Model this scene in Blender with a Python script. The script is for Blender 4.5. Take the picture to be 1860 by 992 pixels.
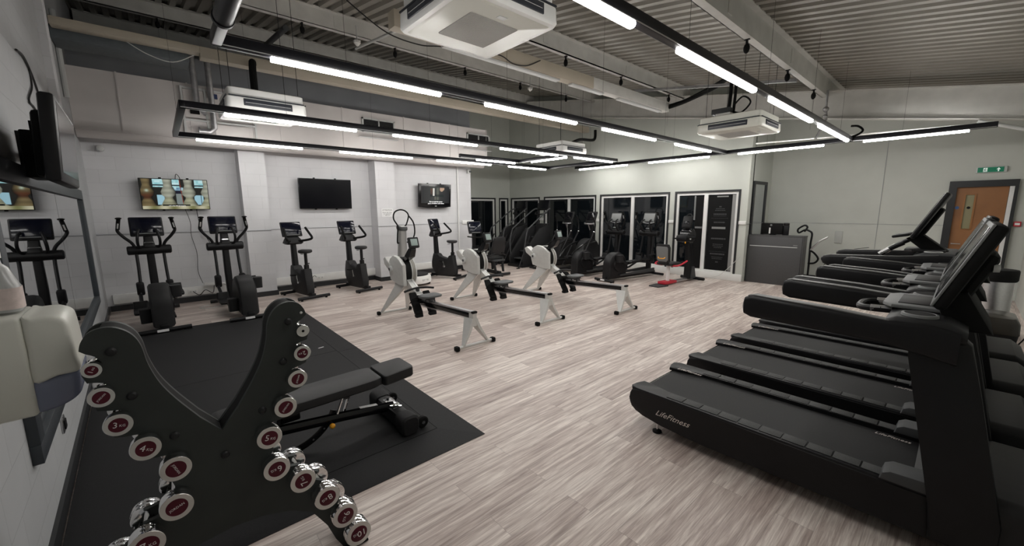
import bpy, bmesh, math, random
from mathutils import Vector, Matrix, Euler
from math import pi, sin, cos, radians, atan2
random.seed(7)
for o in list(bpy.data.objects):
    bpy.data.objects.remove(o)
S = bpy.context.scene
COL = S.collection

# ------------------------------------------------------------------ camera
CAM_H = 1.75
yaw, pitch, roll, FPX = -8.48809504e-01, -1.58456805e-01, -7.24206080e-03, 7.22603809e+02
cf = Vector((sin(yaw)*cos(pitch), cos(yaw)*cos(pitch), sin(pitch)))
cr0 = Vector((cos(yaw), -sin(yaw), 0))
cu0 = cr0.cross(cf)
cr = cr0*cos(roll)+cu0*sin(roll)
cu = -cr0*sin(roll)+cu0*cos(roll)
camd = bpy.data.cameras.new('camera')
camd.sensor_width = 36
camd.lens = FPX/1860*36
camd.clip_start = 0.02
cam = bpy.data.objects.new('camera', camd)
COL.objects.link(cam)
cam.matrix_world = Matrix(((cr.x, cu.x, -cf.x, 0), (cr.y, cu.y, -cf.y, 0), (cr.z, cu.z, -cf.z, CAM_H), (0, 0, 0, 1)))
S.camera = cam

# ------------------------------------------------------------------ world and exposure
S.view_settings.view_transform = 'Standard'
S.view_settings.look = 'None'
S.view_settings.gamma = 1
S.view_settings.use_curve_mapping = False
S.view_settings.exposure = 0.0
TUBE_STRENGTH = 44.0
w = bpy.data.worlds.new('night')
S.world = w
w.use_nodes = True
w.node_tree.nodes['Background'].inputs[0].default_value = (0.01, 0.013, 0.02, 1)
w.node_tree.nodes['Background'].inputs[1].default_value = 0.3

# ------------------------------------------------------------------ materials
MATS = {}
def mat(name, col=(0.5, 0.5, 0.5), rough=0.5, metal=0.0, spec=0.5, emit=None, es=1.0, noise=0.0, nscale=20.0, bump=0.0, bscale=60.0, coat=0.0, trans=0.0):
    if name in MATS:
        return MATS[name]
    m = bpy.data.materials.new(name)
    m.use_nodes = True
    nt = m.node_tree
    b = nt.nodes['Principled BSDF']
    b.inputs['Base Color'].default_value = (*col, 1)
    b.inputs['Roughness'].default_value = rough
    b.inputs['Metallic'].default_value = metal
    b.inputs['Specular IOR Level'].default_value = spec
    b.inputs['Coat Weight'].default_value = coat
    b.inputs['Transmission Weight'].default_value = trans
    if emit:
        b.inputs['Emission Color'].default_value = (*emit, 1)
        b.inputs['Emission Strength'].default_value = es
    tc = nt.nodes.new('ShaderNodeTexCoord')
    if noise:
        n = nt.nodes.new('ShaderNodeTexNoise')
        n.inputs['Scale'].default_value = nscale
        n.inputs['Detail'].default_value = 4
        nt.links.new(tc.outputs['Object'], n.inputs['Vector'])
        r = nt.nodes.new('ShaderNodeMapRange')
        r.inputs['From Min'].default_value = 0.3
        r.inputs['From Max'].default_value = 0.7
        r.inputs['To Min'].default_value = 1-noise
        r.inputs['To Max'].default_value = 1+noise
        nt.links.new(n.outputs['Fac'], r.inputs['Value'])
        mx = nt.nodes.new('ShaderNodeVectorMath')
        mx.operation = 'SCALE'
        mx.inputs[0].default_value = col
        nt.links.new(r.outputs['Result'], mx.inputs['Scale'])
        nt.links.new(mx.outputs['Vector'], b.inputs['Base Color'])
    if bump:
        n2 = nt.nodes.new('ShaderNodeTexNoise')
        n2.inputs['Scale'].default_value = bscale
        n2.inputs['Detail'].default_value = 3
        nt.links.new(tc.outputs['Object'], n2.inputs['Vector'])
        bp = nt.nodes.new('ShaderNodeBump')
        bp.inputs['Strength'].default_value = bump
        bp.inputs['Distance'].default_value = 0.01
        nt.links.new(n2.outputs['Fac'], bp.inputs['Height'])
        nt.links.new(bp.outputs['Normal'], b.inputs['Normal'])
    MATS[name] = m
    return m

BLK = mat('black_plastic', (0.006, 0.006, 0.007), 0.45, spec=0.3, noise=0.15, nscale=8)
BLKM = mat('black_matt', (0.005, 0.005, 0.005), 0.75, spec=0.2)
BLKG = mat('black_gloss', (0.005, 0.005, 0.006), 0.18, spec=0.4)
CHAR = mat('charcoal_plastic', (0.016, 0.016, 0.017), 0.5, spec=0.3, noise=0.1, nscale=12)
DGRY = mat('dark_grey_plastic', (0.05, 0.052, 0.054), 0.55, spec=0.3)
MGRY = mat('mid_grey_plastic', (0.17, 0.175, 0.175), 0.5)
LGRY = mat('light_grey_plastic', (0.55, 0.56, 0.55), 0.45)
WHT = mat('white_plastic', (0.8, 0.8, 0.78), 0.4)
CREAM = mat('cream_plastic', (0.66, 0.66, 0.6), 0.35, spec=0.6)
SILV = mat('silver_paint', (0.55, 0.55, 0.54), 0.35, metal=0.35, noise=0.05)
CHR = mat('chrome', (0.86, 0.86, 0.87), 0.08, metal=1.0)
BRSH = mat('brushed_steel', (0.6, 0.6, 0.61), 0.3, metal=1.0, noise=0.06, nscale=60)
GALV = mat('galvanised_pipe', (0.42, 0.42, 0.43), 0.35, metal=0.7, noise=0.2, nscale=14)
RUB = mat('black_rubber', (0.014, 0.014, 0.015), 0.65, spec=0.25, noise=0.2, nscale=120, bump=0.15, bscale=300)
RED = mat('dark_red_label', (0.075, 0.003, 0.013), 0.5, spec=0.3)
REDP = mat('red_paint', (0.5, 0.02, 0.04), 0.4)
YEL = mat('yellow_knob', (0.95, 0.42, 0.02), 0.4)
PANEL = mat('rack_grey_paint', (0.034, 0.039, 0.037), 0.55, spec=0.3, noise=0.12, nscale=5)
VINYL = mat('black_vinyl', (0.016, 0.016, 0.017), 0.5, spec=0.35, bump=0.1, bscale=200)
BELT = mat('running_belt', (0.014, 0.014, 0.0145), 0.6, spec=0.2, noise=0.15, nscale=90)
TREAD = mat('foot_tread', (0.052, 0.053, 0.053), 0.6, spec=0.3, noise=0.3, nscale=150, bump=0.3, bscale=300)
TRUNK = mat('beige_trunking', (0.46, 0.41, 0.33), 0.55, noise=0.05, nscale=3)
STEEL = mat('grey_painted_steel', (0.60, 0.595, 0.565), 0.55, noise=0.08, nscale=4)
TRIMW = mat('white_gloss_paint', (0.78, 0.78, 0.76), 0.35, noise=0.03, nscale=6)
TRIMB = mat('black_gloss_paint', (0.018, 0.019, 0.021), 0.4)
FRAMEG = mat('dark_slate_frame', (0.04, 0.047, 0.055), 0.5, noise=0.1, nscale=6)
DESKG = mat('grey_laminate', (0.06, 0.06, 0.062), 0.5, noise=0.05, nscale=30)
GLASSD = mat('night_window_glass', (0.006, 0.008, 0.010), 0.03, spec=0.6)
MIRR = mat('mirror_silver', (0.60, 0.62, 0.63), 0.01, metal=1.0)
SCR = mat('dark_screen', (0.004, 0.004, 0.006), 0.14, spec=0.3)
SCRB = mat('blue_black_screen', (0.004, 0.005, 0.012), 0.12, spec=0.35)
LCD = mat('lcd_grey_green', (0.30, 0.38, 0.36), 0.3)
PAPER = mat('white_paper', (0.8, 0.8, 0.8), 0.8)
WOODD = mat('door_veneer', (0.27, 0.12, 0.045), 0.45, noise=0.12, nscale=3)
TUBE = mat('led_diffuser', (0.9, 0.9, 0.9), 0.5, emit=(1.0, 0.975, 0.94), es=TUBE_STRENGTH)
CABB = mat('black_cable', (0.015, 0.015, 0.015), 0.5)
CABW = mat('white_cable', (0.6, 0.6, 0.58), 0.5)
BLUEW = mat('tinted_window_plastic', (0.16, 0.18, 0.26), 0.2, spec=0.6)
BOTT = mat('pink_label_bottle', (0.62, 0.52, 0.49), 0.5, noise=0.15, nscale=30)
BOTC = mat('clear_bottle_plastic', (0.55, 0.56, 0.55), 0.25, trans=0.3)

def nodes_of(m):
    return m.node_tree.nodes, m.node_tree.links

def wall_mat(name, col, bw=0.45, bh=0.225, joint=0.86, rough=0.7):
    m = mat(name, col, rough)
    N, Lk = nodes_of(m)
    b = N['Principled BSDF']
    tc = N.new('ShaderNodeTexCoord')
    br = N.new('ShaderNodeTexBrick')
    br.inputs['Scale'].default_value = 1
    br.inputs['Brick Width'].default_value = bw
    br.inputs['Row Height'].default_value = bh
    br.inputs['Mortar Size'].default_value = 0.004
    br.inputs['Mortar Smooth'].default_value = 0.6
    br.inputs['Color1'].default_value = (*col, 1)
    br.inputs['Color2'].default_value = (*[c*0.95 for c in col], 1)
    br.inputs['Mortar'].default_value = (*[c*joint for c in col], 1)
    sp = N.new('ShaderNodeSeparateXYZ')
    cb = N.new('ShaderNodeCombineXYZ')
    ad = N.new('ShaderNodeMath')
    ad.operation = 'ADD'
    Lk.new(tc.outputs['Object'], sp.inputs[0])
    Lk.new(sp.outputs['X'], ad.inputs[0]); Lk.new(sp.outputs['Y'], ad.inputs[1])
    Lk.new(ad.outputs[0], cb.inputs['X']); Lk.new(sp.outputs['Z'], cb.inputs['Y'])
    Lk.new(cb.outputs[0], br.inputs['Vector'])
    ns = N.new('ShaderNodeTexNoise')
    ns.inputs['Scale'].default_value = 2.5
    ns.inputs['Detail'].default_value = 6
    Lk.new(tc.outputs['Object'], ns.inputs['Vector'])
    mr = N.new('ShaderNodeMapRange')
    mr.inputs['To Min'].default_value = 0.9
    mr.inputs['To Max'].default_value = 1.08
    Lk.new(ns.outputs['Fac'], mr.inputs['Value'])
    vm = N.new('ShaderNodeVectorMath'); vm.operation = 'SCALE'
    Lk.new(br.outputs['Color'], vm.inputs[0]); Lk.new(mr.outputs['Result'], vm.inputs['Scale'])
    Lk.new(vm.outputs['Vector'], b.inputs['Base Color'])
    bp = N.new('ShaderNodeBump')
    bp.inputs['Strength'].default_value = 0.35
    bp.inputs['Distance'].default_value = 0.004
    inv = N.new('ShaderNodeMath'); inv.operation = 'SUBTRACT'; inv.inputs[0].default_value = 1.0
    Lk.new(br.outputs['Fac'], inv.inputs[1])
    Lk.new(inv.outputs[0], bp.inputs['Height'])
    Lk.new(bp.outputs['Normal'], b.inputs['Normal'])
    return m

BLOCK = wall_mat('painted_blockwork', (0.66, 0.66, 0.675))
PLAST = mat('painted_plaster_light_cast', (0.53, 0.55, 0.505), 0.75, noise=0.04, nscale=1.5)  # greenish cast of the light mixed into the plaster colour
LEFTP = wall_mat('painted_blockwork_dimmed', (0.46, 0.47, 0.48))  # blockwork paint with the dimming near the camera put into its colour
GREYW = mat('painted_grey_wall', (0.52, 0.535, 0.495), 0.75, noise=0.04, nscale=2)  # grey paint, tinted with the same greenish light cast
DARKU = mat('muted_blue_grey', (0.30, 0.31, 0.33), 0.75, noise=0.06, nscale=2)
BULK = mat('bulkhead_board_paint', (0.62, 0.585, 0.57), 0.6, noise=0.05, nscale=2)

def floor_mat():
    m = mat('wood_plank_vinyl', (0.4, 0.34, 0.3), 0.42)
    N, Lk = nodes_of(m)
    b = N['Principled BSDF']
    tc = N.new('ShaderNodeTexCoord')
    mp = N.new('ShaderNodeMapping')
    mp.inputs['Rotation'].default_value = (0, 0, radians(90))
    Lk.new(tc.outputs['Object'], mp.inputs['Vector'])
    def brick(c1, c2, mo, msz):
        br = N.new('ShaderNodeTexBrick')
        br.inputs['Scale'].default_value = 1
        br.inputs['Brick Width'].default_value = 1.25
        br.inputs['Row Height'].default_value = 0.18
        br.inputs['Mortar Size'].default_value = msz
        br.offset = 0.37
        br.inputs['Color1'].default_value = (c1, c1, c1, 1)
        br.inputs['Color2'].default_value = (c2, c2, c2, 1)
        br.inputs['Mortar'].default_value = (mo, mo, mo, 1)
        Lk.new(mp.outputs[0], br.inputs['Vector'])
        return br
    br = brick(0.0, 1.0, 0.5, 0.0)
    seam = brick(1, 1, 0.72, 0.0016)
    # grain: stretched noise, offset per plank
    ad = N.new('ShaderNodeVectorMath'); ad.operation = 'MULTIPLY_ADD'
    Lk.new(br.outputs['Color'], ad.inputs[0])
    ad.inputs[1].default_value = (3.7, 9.1, 5.3)
    Lk.new(mp.outputs[0], ad.inputs[2])
    ms = N.new('ShaderNodeMapping')
    ms.inputs['Scale'].default_value = (0.9, 14.0, 1.0)
    Lk.new(ad.outputs[0], ms.inputs['Vector'])
    n1 = N.new('ShaderNodeTexNoise')
    n1.inputs['Scale'].default_value = 2.2
    n1.inputs['Detail'].default_value = 8
    n1.inputs['Roughness'].default_value = 0.65
    n1.inputs['Distortion'].default_value = 0.5
    Lk.new(ms.outputs[0], n1.inputs['Vector'])
    ms2 = N.new('ShaderNodeMapping')
    ms2.inputs['Scale'].default_value = (2.0, 60.0, 1.0)
    Lk.new(ad.outputs[0], ms2.inputs['Vector'])
    n2 = N.new('ShaderNodeTexNoise')
    n2.inputs['Scale'].default_value = 3.0
    n2.inputs['Detail'].default_value = 4
    Lk.new(ms2.outputs[0], n2.inputs['Vector'])
    mixf = N.new('ShaderNodeMath'); mixf.operation = 'MULTIPLY_ADD'
    Lk.new(n2.outputs['Fac'], mixf.inputs[0]); mixf.inputs[1].default_value = 0.35
    Lk.new(n1.outputs['Fac'], mixf.inputs[2])
    mix2 = N.new('ShaderNodeMath'); mix2.operation = 'MULTIPLY_ADD'
    Lk.new(br.outputs['Color'], mix2.inputs[0]); mix2.inputs[1].default_value = 0.16
    Lk.new(mixf.outputs[0], mix2.inputs[2])
    cr_ = N.new('ShaderNodeValToRGB')
    e = cr_.color_ramp.elements
    e[0].position = 0.44; e[0].color = (0.20, 0.145, 0.125, 1)
    e[1].position = 0.98; e[1].color = (0.84, 0.765, 0.70, 1)
    e2 = cr_.color_ramp.elements.new(0.7); e2.color = (0.47, 0.385, 0.347, 1)
    Lk.new(mix2.outputs[0], cr_.inputs[0])
    vm = N.new('ShaderNodeVectorMath'); vm.operation = 'MULTIPLY'
    Lk.new(cr_.outputs[0], vm.inputs[0]); Lk.new(seam.outputs['Color'], vm.inputs[1])
    Lk.new(vm.outputs[0], b.inputs['Base Color'])
    bp = N.new('ShaderNodeBump')
    bp.inputs['Strength'].default_value = 0.12
    bp.inputs['Distance'].default_value = 0.004
    Lk.new(mixf.outputs[0], bp.inputs['Height'])
    Lk.new(bp.outputs[0], b.inputs['Normal'])
    return m
FLOOR = floor_mat()
DECK = mat('corrugated_deck_paint', (0.31, 0.295, 0.26), 0.4, metal=0.15, noise=0.08, nscale=2)

# ------------------------------------------------------------------ geometry helpers
def smooth_pts(pts, n=6, closed=False):
    P = [Vector(p) for p in pts]
    out = []
    m = len(P)
    rng = range(m if closed else m-1)
    for i in rng:
        p0 = P[i-1] if (i > 0 or closed) else P[0]
        p1 = P[i]
        p2 = P[(i+1) % m]
        p3 = P[(i+2) % m] if (closed or i+2 < m) else P[-1]
        for k in range(n):
            t = k/n
            out.append(0.5*((2*p1)+(-p0+p2)*t+(2*p0-5*p1+4*p2-p3)*t*t+(-p0+3*p1-3*p2+p3)*t**3))
    if not closed:
        out.append(P[-1])
    return out

class MB:
    def __init__(self):
        self.b = bmesh.new()
    def _tf(self, vs, M):
        if M is not None:
            bmesh.ops.transform(self.b, matrix=M, verts=vs)
    def box(self, c, s, bev=0.0, rot=None, seg=2, M=None):
        r = bmesh.ops.create_cube(self.b, size=1.0)
        vs = r['verts']
        for v in vs:
            v.co = Vector((v.co.x*s[0], v.co.y*s[1], v.co.z*s[2]))
        if bev:
            es = list({e for v in vs for e in v.link_edges})
            rr = bmesh.ops.bevel(self.b, geom=es, offset=min(bev, min(s)*0.49), segments=seg, affect='EDGES', profile=0.5)
            vs = list({v for f in rr['faces'] for v in f.verts} | {v for v in vs if v.is_valid})
        m = Matrix.Translation(Vector(c))
        if rot is not None:
            m = m @ Euler(rot).to_matrix().to_4x4()
        if M is not None:
            m = M @ m
        self._tf(vs, m)
        return self
    def bx(self, x0, x1, y0, y1, z0, z1, bev=0.0, seg=2):
        return self.box(((x0+x1)/2, (y0+y1)/2, (z0+z1)/2), (abs(x1-x0), abs(y1-y0), abs(z1-z0)), bev, seg=seg)
    def tube(self, pts, r, seg=10, closed=False, caps=True, flat=None):
        """swept round section; r a number or a list; flat=(a,b) scales the section"""
        P = [Vector(p) for p in pts]
        n = len(P)
        R = r if isinstance(r, (list, tuple)) else [r]*n
        T = []
        for i in range(n):
            a = P[i-1] if (i > 0 or closed) else P[i]
            c = P[(i+1) % n] if (i < n-1 or closed) else P[i]
            t = (c-a)
            T.append(t.normalized() if t.length > 1e-9 else Vector((0, 0, 1)))
        up = Vector((0, 0, 1)) if abs(T[0].z) < 0.9 else Vector((1, 0, 0))
        N = (up-T[0]*up.dot(T[0])).normalized()
        rings = []
        for i in range(n):
            N = (N-T[i]*N.dot(T[i]))
            N = N.normalized() if N.length > 1e-6 else T[i].orthogonal().normalized()
            B = T[i].cross(N)
            fa, fb = flat if flat else (1, 1)
            rings.append([self.b.verts.new(P[i]+(N*cos(2*pi*k/seg)*fa+B*sin(2*pi*k/seg)*fb)*R[i]) for k in range(seg)])
        for i in range(n if closed else n-1):
            a, c = rings[i], rings[(i+1) % n]
            for k in range(seg):
                self.b.faces.new((a[k], a[(k+1) % seg], c[(k+1) % seg], c[k]))
        if caps and not closed:
            self.b.faces.new(list(reversed(rings[0])))
            self.b.faces.new(rings[-1])
        return self
    def rod(self, a, c, r, r2=None, seg=12):
        return self.tube([a, c], [r, r if r2 is None else r2], seg)
    def prism(self, pts, axis, a0, a1, bev=0.0):
        """2D outline extruded along axis: 'x': (y,z) 'y': (x,z) 'z': (x,y)"""
        def co(p, a):
            return {'x': (a, p[0], p[1]), 'y': (p[0], a, p[1]), 'z': (p[0], p[1], a)}[axis]
        A = [self.b.verts.new(co(p, a0)) for p in pts]
        B = [self.b.verts.new(co(p, a1)) for p in pts]
        n = len(pts)
        f1 = self.b.faces.new(A)
        f2 = self.b.faces.new(list(reversed(B)))
        for i in range(n):
            self.b.faces.new((A[(i+1) % n], A[i], B[i], B[(i+1) % n]))
        if bev:
            es = list(f1.edges)+list(f2.edges)
            bmesh.ops.bevel(self.b, geom=es, offset=bev, segments=2, affect='EDGES', profile=0.5)
        return self
    def loft(self, secs, cap=True):
        """list of rings (equal count) of 3D points"""
        rr = [[self.b.verts.new(p) for p in s] for s in secs]
        n = len(rr[0])
        for i in range(len(rr)-1):
            for k in range(n):
                self.b.faces.new((rr[i][k], rr[i][(k+1) % n], rr[i+1][(k+1) % n], rr[i+1][k]))
        if cap:
            self.b.faces.new(list(reversed(rr[0])))
            self.b.faces.new(rr[-1])
        return self
    def lathe(self, prof, c=(0, 0, 0), axis='z', seg=24, sx=1.0, sy=1.0):
        secs = []
        for r, h in prof:
            ring = []
            for k in range(seg):
                a = 2*pi*k/seg
                u, v = max(r, 1e-4)*cos(a)*sx, max(r, 1e-4)*sin(a)*sy
                p = {'z': (u, v, h), 'x': (h, u, v), 'y': (v, h, u)}[axis]
                ring.append(Vector(p)+Vector(c))
            secs.append(ring)
        return self.loft(secs)
    def quad(self, a, b_, c, d):
        self.b.faces.new([self.b.verts.new(p) for p in (a, b_, c, d)])
        return self
    def sphere(self, c, r, s=(1, 1, 1), seg=16):
        res = bmesh.ops.create_uvsphere(self.b, u_segments=seg, v_segments=max(6, seg//2), radius=r)
        self._tf(res['verts'], Matrix.Translation(Vector(c)) @ Matrix.Diagonal((*s, 1)))
        return self
    def build(self, name, m, parent=None, ang=35, fix=True):
        if fix:
            bmesh.ops.recalc_face_normals(self.b, faces=self.b.faces)
        for f in self.b.faces:
            f.smooth = True
        for e in self.b.edges:
            if len(e.link_faces) == 2:
                e.smooth = e.calc_face_angle(0) < radians(ang)
        me = bpy.data.meshes.new(name)
        self.b.to_mesh(me)
        self.b.free()
        me.materials.append(m)
        o = bpy.data.objects.new(name, me)
        COL.objects.link(o)
        if parent:
            o.parent = parent
        return o

def rsec(cx, cy, w, h, r, z, n=4, axis='z'):
    """rounded rectangle ring of 3D points"""
    pts = []
    for sx, sy, a0 in ((1, 1, 0), (-1, 1, 90), (-1, -1, 180), (1, -1, 270)):
        for k in range(n+1):
            a = radians(a0+90*k/n)
            u = cx+sx*(w/2-r)+r*cos(a)
            v = cy+sy*(h/2-r)+r*sin(a)
            pts.append({'z': (u, v, z), 'x': (z, u, v), 'y': (u, z, v)}[axis])
    return pts
def rrect(cx, cy, w, h, r, n=4):
    return [(p[0], p[1]) for p in rsec(cx, cy, w, h, r, 0, n)]

def tag(o, label=None, cat=None, group=None, kind=None):
    if label: o['label'] = label
    if cat: o['category'] = cat
    if group: o['group'] = group
    if kind: o['kind'] = kind
    return o
def thing(name, loc, rz, label, cat, group=None):
    o = bpy.data.objects.new(name, None)
    o.empty_display_size = 0.1
    COL.objects.link(o)
    o.location = loc
    o.rotation_euler = (0, 0, rz)
    return tag(o, label, cat, group)
def children(o):
    return [c for c in bpy.data.objects if c.parent == o]
def copy_tree(o, parent=None):
    c = o.copy()
    COL.objects.link(c)
    if parent: c.parent = parent
    for ch in children(o):
        copy_tree(ch, c)
    return c
def dup(o, loc, rz, label, group=None):
    c = copy_tree(o)
    c.location = loc
    c.rotation_euler = (0, 0, rz)
    c['label'] = label
    if group: c['group'] = group
    return c
def struct(name, mb, m, parent=None):
    o = mb.build(name, m, parent)
    if parent is None: o['kind'] = 'structure'
    return o
def text_obj(s, size, m, name, parent, M, extr=0.0008, shear=0.0, align='CENTER'):
    cu_ = bpy.data.curves.new(name, 'FONT')
    cu_.body = s
    cu_.size = size
    cu_.extrude = extr
    cu_.shear = shear
    cu_.align_x = align
    cu_.align_y = 'CENTER'
    cu_.resolution_u = 2
    t = bpy.data.objects.new('tmp_text', cu_)
    COL.objects.link(t)
    bpy.context.view_layer.update()
    me = bpy.data.meshes.new_from_object(t)
    bpy.data.objects.remove(t)
    me.transform(M)
    me.materials.clear()
    me.materials.append(m)
    me.name = name
    o = bpy.data.objects.new(name, me)
    COL.objects.link(o)
    if parent: o.parent = parent
    return o
def face_m(origin, right, up):
    r = Vector(right).normalized(); u = Vector(up).normalized(); n = r.cross(u)
    m = Matrix((r, u, n)).transposed().to_4x4()
    m.translation = Vector(origin)
    return m
# ================================================================== room shell
LW_M, LW_B = 0.0338, -0.495            # mirror wall runs slightly off square
LW_A = atan2(LW_M, 1.0)
def lwy(x): return LW_B+LW_M*x
def deck_z(x): return 3.82-0.17*x
XR = 0.76                               # wall beside the camera
def top_wall(mb, x0, x1, y0, y1):       # wall prism whose top follows the pitched deck
    n = 8
    xs = [x0+(x1-x0)*i/n for i in range(n+1)]
    pts = [(x0, -0.02), (x1, -0.02)]+[(x, deck_z(x)+0.06) for x in reversed(xs)]
    mb.prism(pts, 'y', y0, y1)
    return mb

mb = MB().bx(-16.4, 1.2, -2.2, 12.4, -0.1, 0.0)
struct('floor', mb, FLOOR)

# corrugated roof deck, ribs running up the slope
mb = MB()
prof = []
y = -1.6
while y < 12.4:
    prof += [(y, 0.0), (y+0.085, 0.0), (y+0.108, 0.055), (y+0.177, 0.055)]
    y += 0.2
va = [mb.b.verts.new((-16.4, p[0], deck_z(-16.4)+p[1])) for p in prof]
vb = [mb.b.verts.new((1.2, p[0], deck_z(1.2)+p[1])) for p in prof]
vc = [mb.b.verts.new((-16.4, p[0], deck_z(-16.4)+p[1]+0.02)) for p in prof]
vd = [mb.b.verts.new((1.2, p[0], deck_z(1.2)+p[1]+0.02)) for p in prof]
for i in range(len(prof)-1):
    mb.b.faces.new((va[i], va[i+1], vb[i+1], vb[i]))
    mb.b.faces.new((vc[i+1], vc[i], vd[i], vd[i+1]))
struct('ceiling', mb, DECK)

# mirror wall
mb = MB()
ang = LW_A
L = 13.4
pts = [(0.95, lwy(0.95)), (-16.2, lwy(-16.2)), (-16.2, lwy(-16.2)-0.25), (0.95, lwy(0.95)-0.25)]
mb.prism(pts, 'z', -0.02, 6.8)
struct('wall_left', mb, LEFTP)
# wall with the televisions, two piers
mb = MB()
mb.bx(-10.15, -9.9, -1.2, 7.1, -0.02, 4.57)
struct('wall_television', mb, BLOCK)
for i, (a, b_) in enumerate(((1.3, 1.74), (4.02, 4.5))):
    o = struct('trim_%d' % (i+1), MB().bx(-9.9, -9.5, a, b_, -0.02, 3.05), BLOCK)
# bulkhead over the television wall
mb = MB().bx(-9.895, -9.1, -0.80, 7.12, 3.02, 3.92)
struct('trim_25', MB().tube([(-9.30, -0.80, 3.02), (-9.30, 7.1, 3.02)], 0.11, 20), BULK)
o = struct('trim_3', mb, BULK)
mb = MB()
for yy in (-0.25, 0.62, 2.0, 3.2, 4.62, 5.9, 7.08):
    mb.bx(-9.102, -9.085, yy-0.012, yy+0.012, 3.0, 3.93)
mb.bx(-9.104, -9.07, -0.79, 7.12, 3.0, 3.03)
mb.build('cover_strip', BULK, o)
# upper wall is a darker blue grey, set forward a little
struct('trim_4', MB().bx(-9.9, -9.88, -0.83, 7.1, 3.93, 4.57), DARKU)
# side of the television bay and deep recess
struct('wall_recess_side', MB().bx(-11.9, -10.15, 6.98, 7.1, -0.02, 4.60), PLAST)
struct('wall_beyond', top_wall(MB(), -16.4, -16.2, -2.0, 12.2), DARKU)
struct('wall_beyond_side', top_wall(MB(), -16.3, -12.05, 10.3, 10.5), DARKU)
def wall_x(mb, x0, x1, y0, y1, openings, z1):
    """wall slab between x0,x1 running along y, with openings [(ya,yb,za,zb)]"""
    ys = y0
    for a, b_, za, zb in openings:
        mb.bx(x0, x1, ys, a, -0.02, z1)
        mb.bx(x0, x1, a, b_, -0.02, za)
        mb.bx(x0, x1, a, b_, zb, z1)
        ys = b_
    mb.bx(x0, x1, ys, y1, -0.02, z1)
    return mb
mb = wall_x(MB(), -12.05, -11.8, 7.0, 10.3, [(8.35, 9.59, 0.17, 2.18), (9.76, 10.22, 0.17, 2.18)], 5.3)
struct('wall_recess', mb, PLAST)
# window wall
WINS = [(-11.72, -10.16), (-9.96, -7.70), (-7.56, -5.30), (-5.16, -3.56)]
mb = MB()
xs = -12.05
def band(xa, xb, z0):
    n = 4
    X_ = [xa+(xb-xa)*i/n for i in range(n+1)]
    mb.prism([(xa, z0), (xb, z0)]+[(x, deck_z(x)+0.06) for x in reversed(X_)], 'y', 10.3, 10.55)
for a, b_ in WINS:
    band(xs, a, -0.02)
    mb.bx(a, b_, 10.3, 10.55, -0.02, 0.17)
    band(a, b_, 2.18)
    xs = b_
band(xs, -3.40, -0.02)
struct('wall_window', mb, PLAST)
# return and the grey wall with the door
mb = MB().bx(-3.65, -3.4, 10.5, 11.95, -0.02, 4.5)
struct('wall_return', mb, PLAST)
DX0, DX1, DZ = -0.30, 0.56, 2.23
mb = MB()
for a, b_, z0 in ((-3.6, DX0, -0.02), (DX0, DX1, DZ), (DX1, 1.0, -0.02)):
    mb.prism([(a, z0), (b_, z0), (b_, deck_z(b_)+0.06), (a, deck_z(a)+0.06)], 'y', 11.8, 12.05)
struct('wall_far', mb, GREYW)
struct('wall_right', MB().bx(XR, XR+0.25, -1.4, 12.0, -0.02, 4.2), GREYW)

# dado lines, skirtings
def ystrip(name, x0, x1, y0, y1, z0, z1, m, bev=0.0):
    return struct(name, MB().bx(x0, x1, y0, y1, z0, z1, bev), m)
mb = MB()
for a, b_ in ((-0.83, 1.3), (1.74, 4.02), (4.5, 7.1)):
    mb.bx(-9.9, -9.885, a, b_, 1.363, 1.369)
for a, b_ in ((1.3, 1.74), (4.02, 4.5)):
    mb.bx(-9.5, -9.485, a, b_, 1.363, 1.369)
struct('trim_5', mb, DARKU)
struct('trim_6', MB().bx(-9.9, -9.86, 6.75, 7.16, 1.33, 1.44, 0.008), TRIMW)
mb = MB()
for a, b_ in ((-0.8, 1.3), (1.74, 4.02), (4.5, 7.1)):
    mb.bx(-9.9, -9.875, a, b_, 0.0, 0.10)
for a, b_ in ((1.28, 1.76), (4.0, 4.52)):
    mb.bx(-9.9, -9.475, a, b_, 0.0, 0.10)
struct('baseboard_television', mb, TRIMB)
mb = MB()
for a, b_ in ((-0.75, 1.3), (1.74, 4.02), (4.5, 7.05)):
    mb.bx(-9.9, -9.84, a, b_, 0.13, 0.30, 0.006)
struct('trim_7', mb, TRIMW)
xa, xb = 0.7, -9.88
struct('baseboard_left', MB().prism([(xa, lwy(xa)), (xb, lwy(xb)), (xb, lwy(xb)+0.02), (xa, lwy(xa)+0.02)], 'z', 0, 0.10), TRIMB)
mb = MB().bx(-11.8, -3.40, 10.265, 10.3, 0.0, 0.17, 0.006)
struct('baseboard_window', mb, TRIMW)
struct('baseboard_recess', MB().bx(-11.8, -11.765, 7.1, 10.27, 0.0, 0.17, 0.006), TRIMW)
struct('baseboard_far', MB().bx(-3.38, DX0, 11.775, 11.8, 0.0, 0.12), TRIMB)
mb = MB()
prev = -11.8
for a, b_ in WINS+[(-3.40, 0)]:
    if a-prev > 0.05:
        mb.bx(prev, a, 10.27, 10.3, 1.36, 1.44, 0.006)
    prev = b_
struct('trim_8', mb, TRIMW)
mb = MB().bx(-3.4, DX0, 11.79, 11.8, 1.372, 1.378)
mb.bx(-1.282, -1.276, 11.79, 11.8, 0.1, 3.3)
struct('trim_9', mb, DARKU)
struct('trim_10', MB().bx(-3.4, -3.38, 10.3, 11.8, 1.372, 1.378), DARKU)

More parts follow.
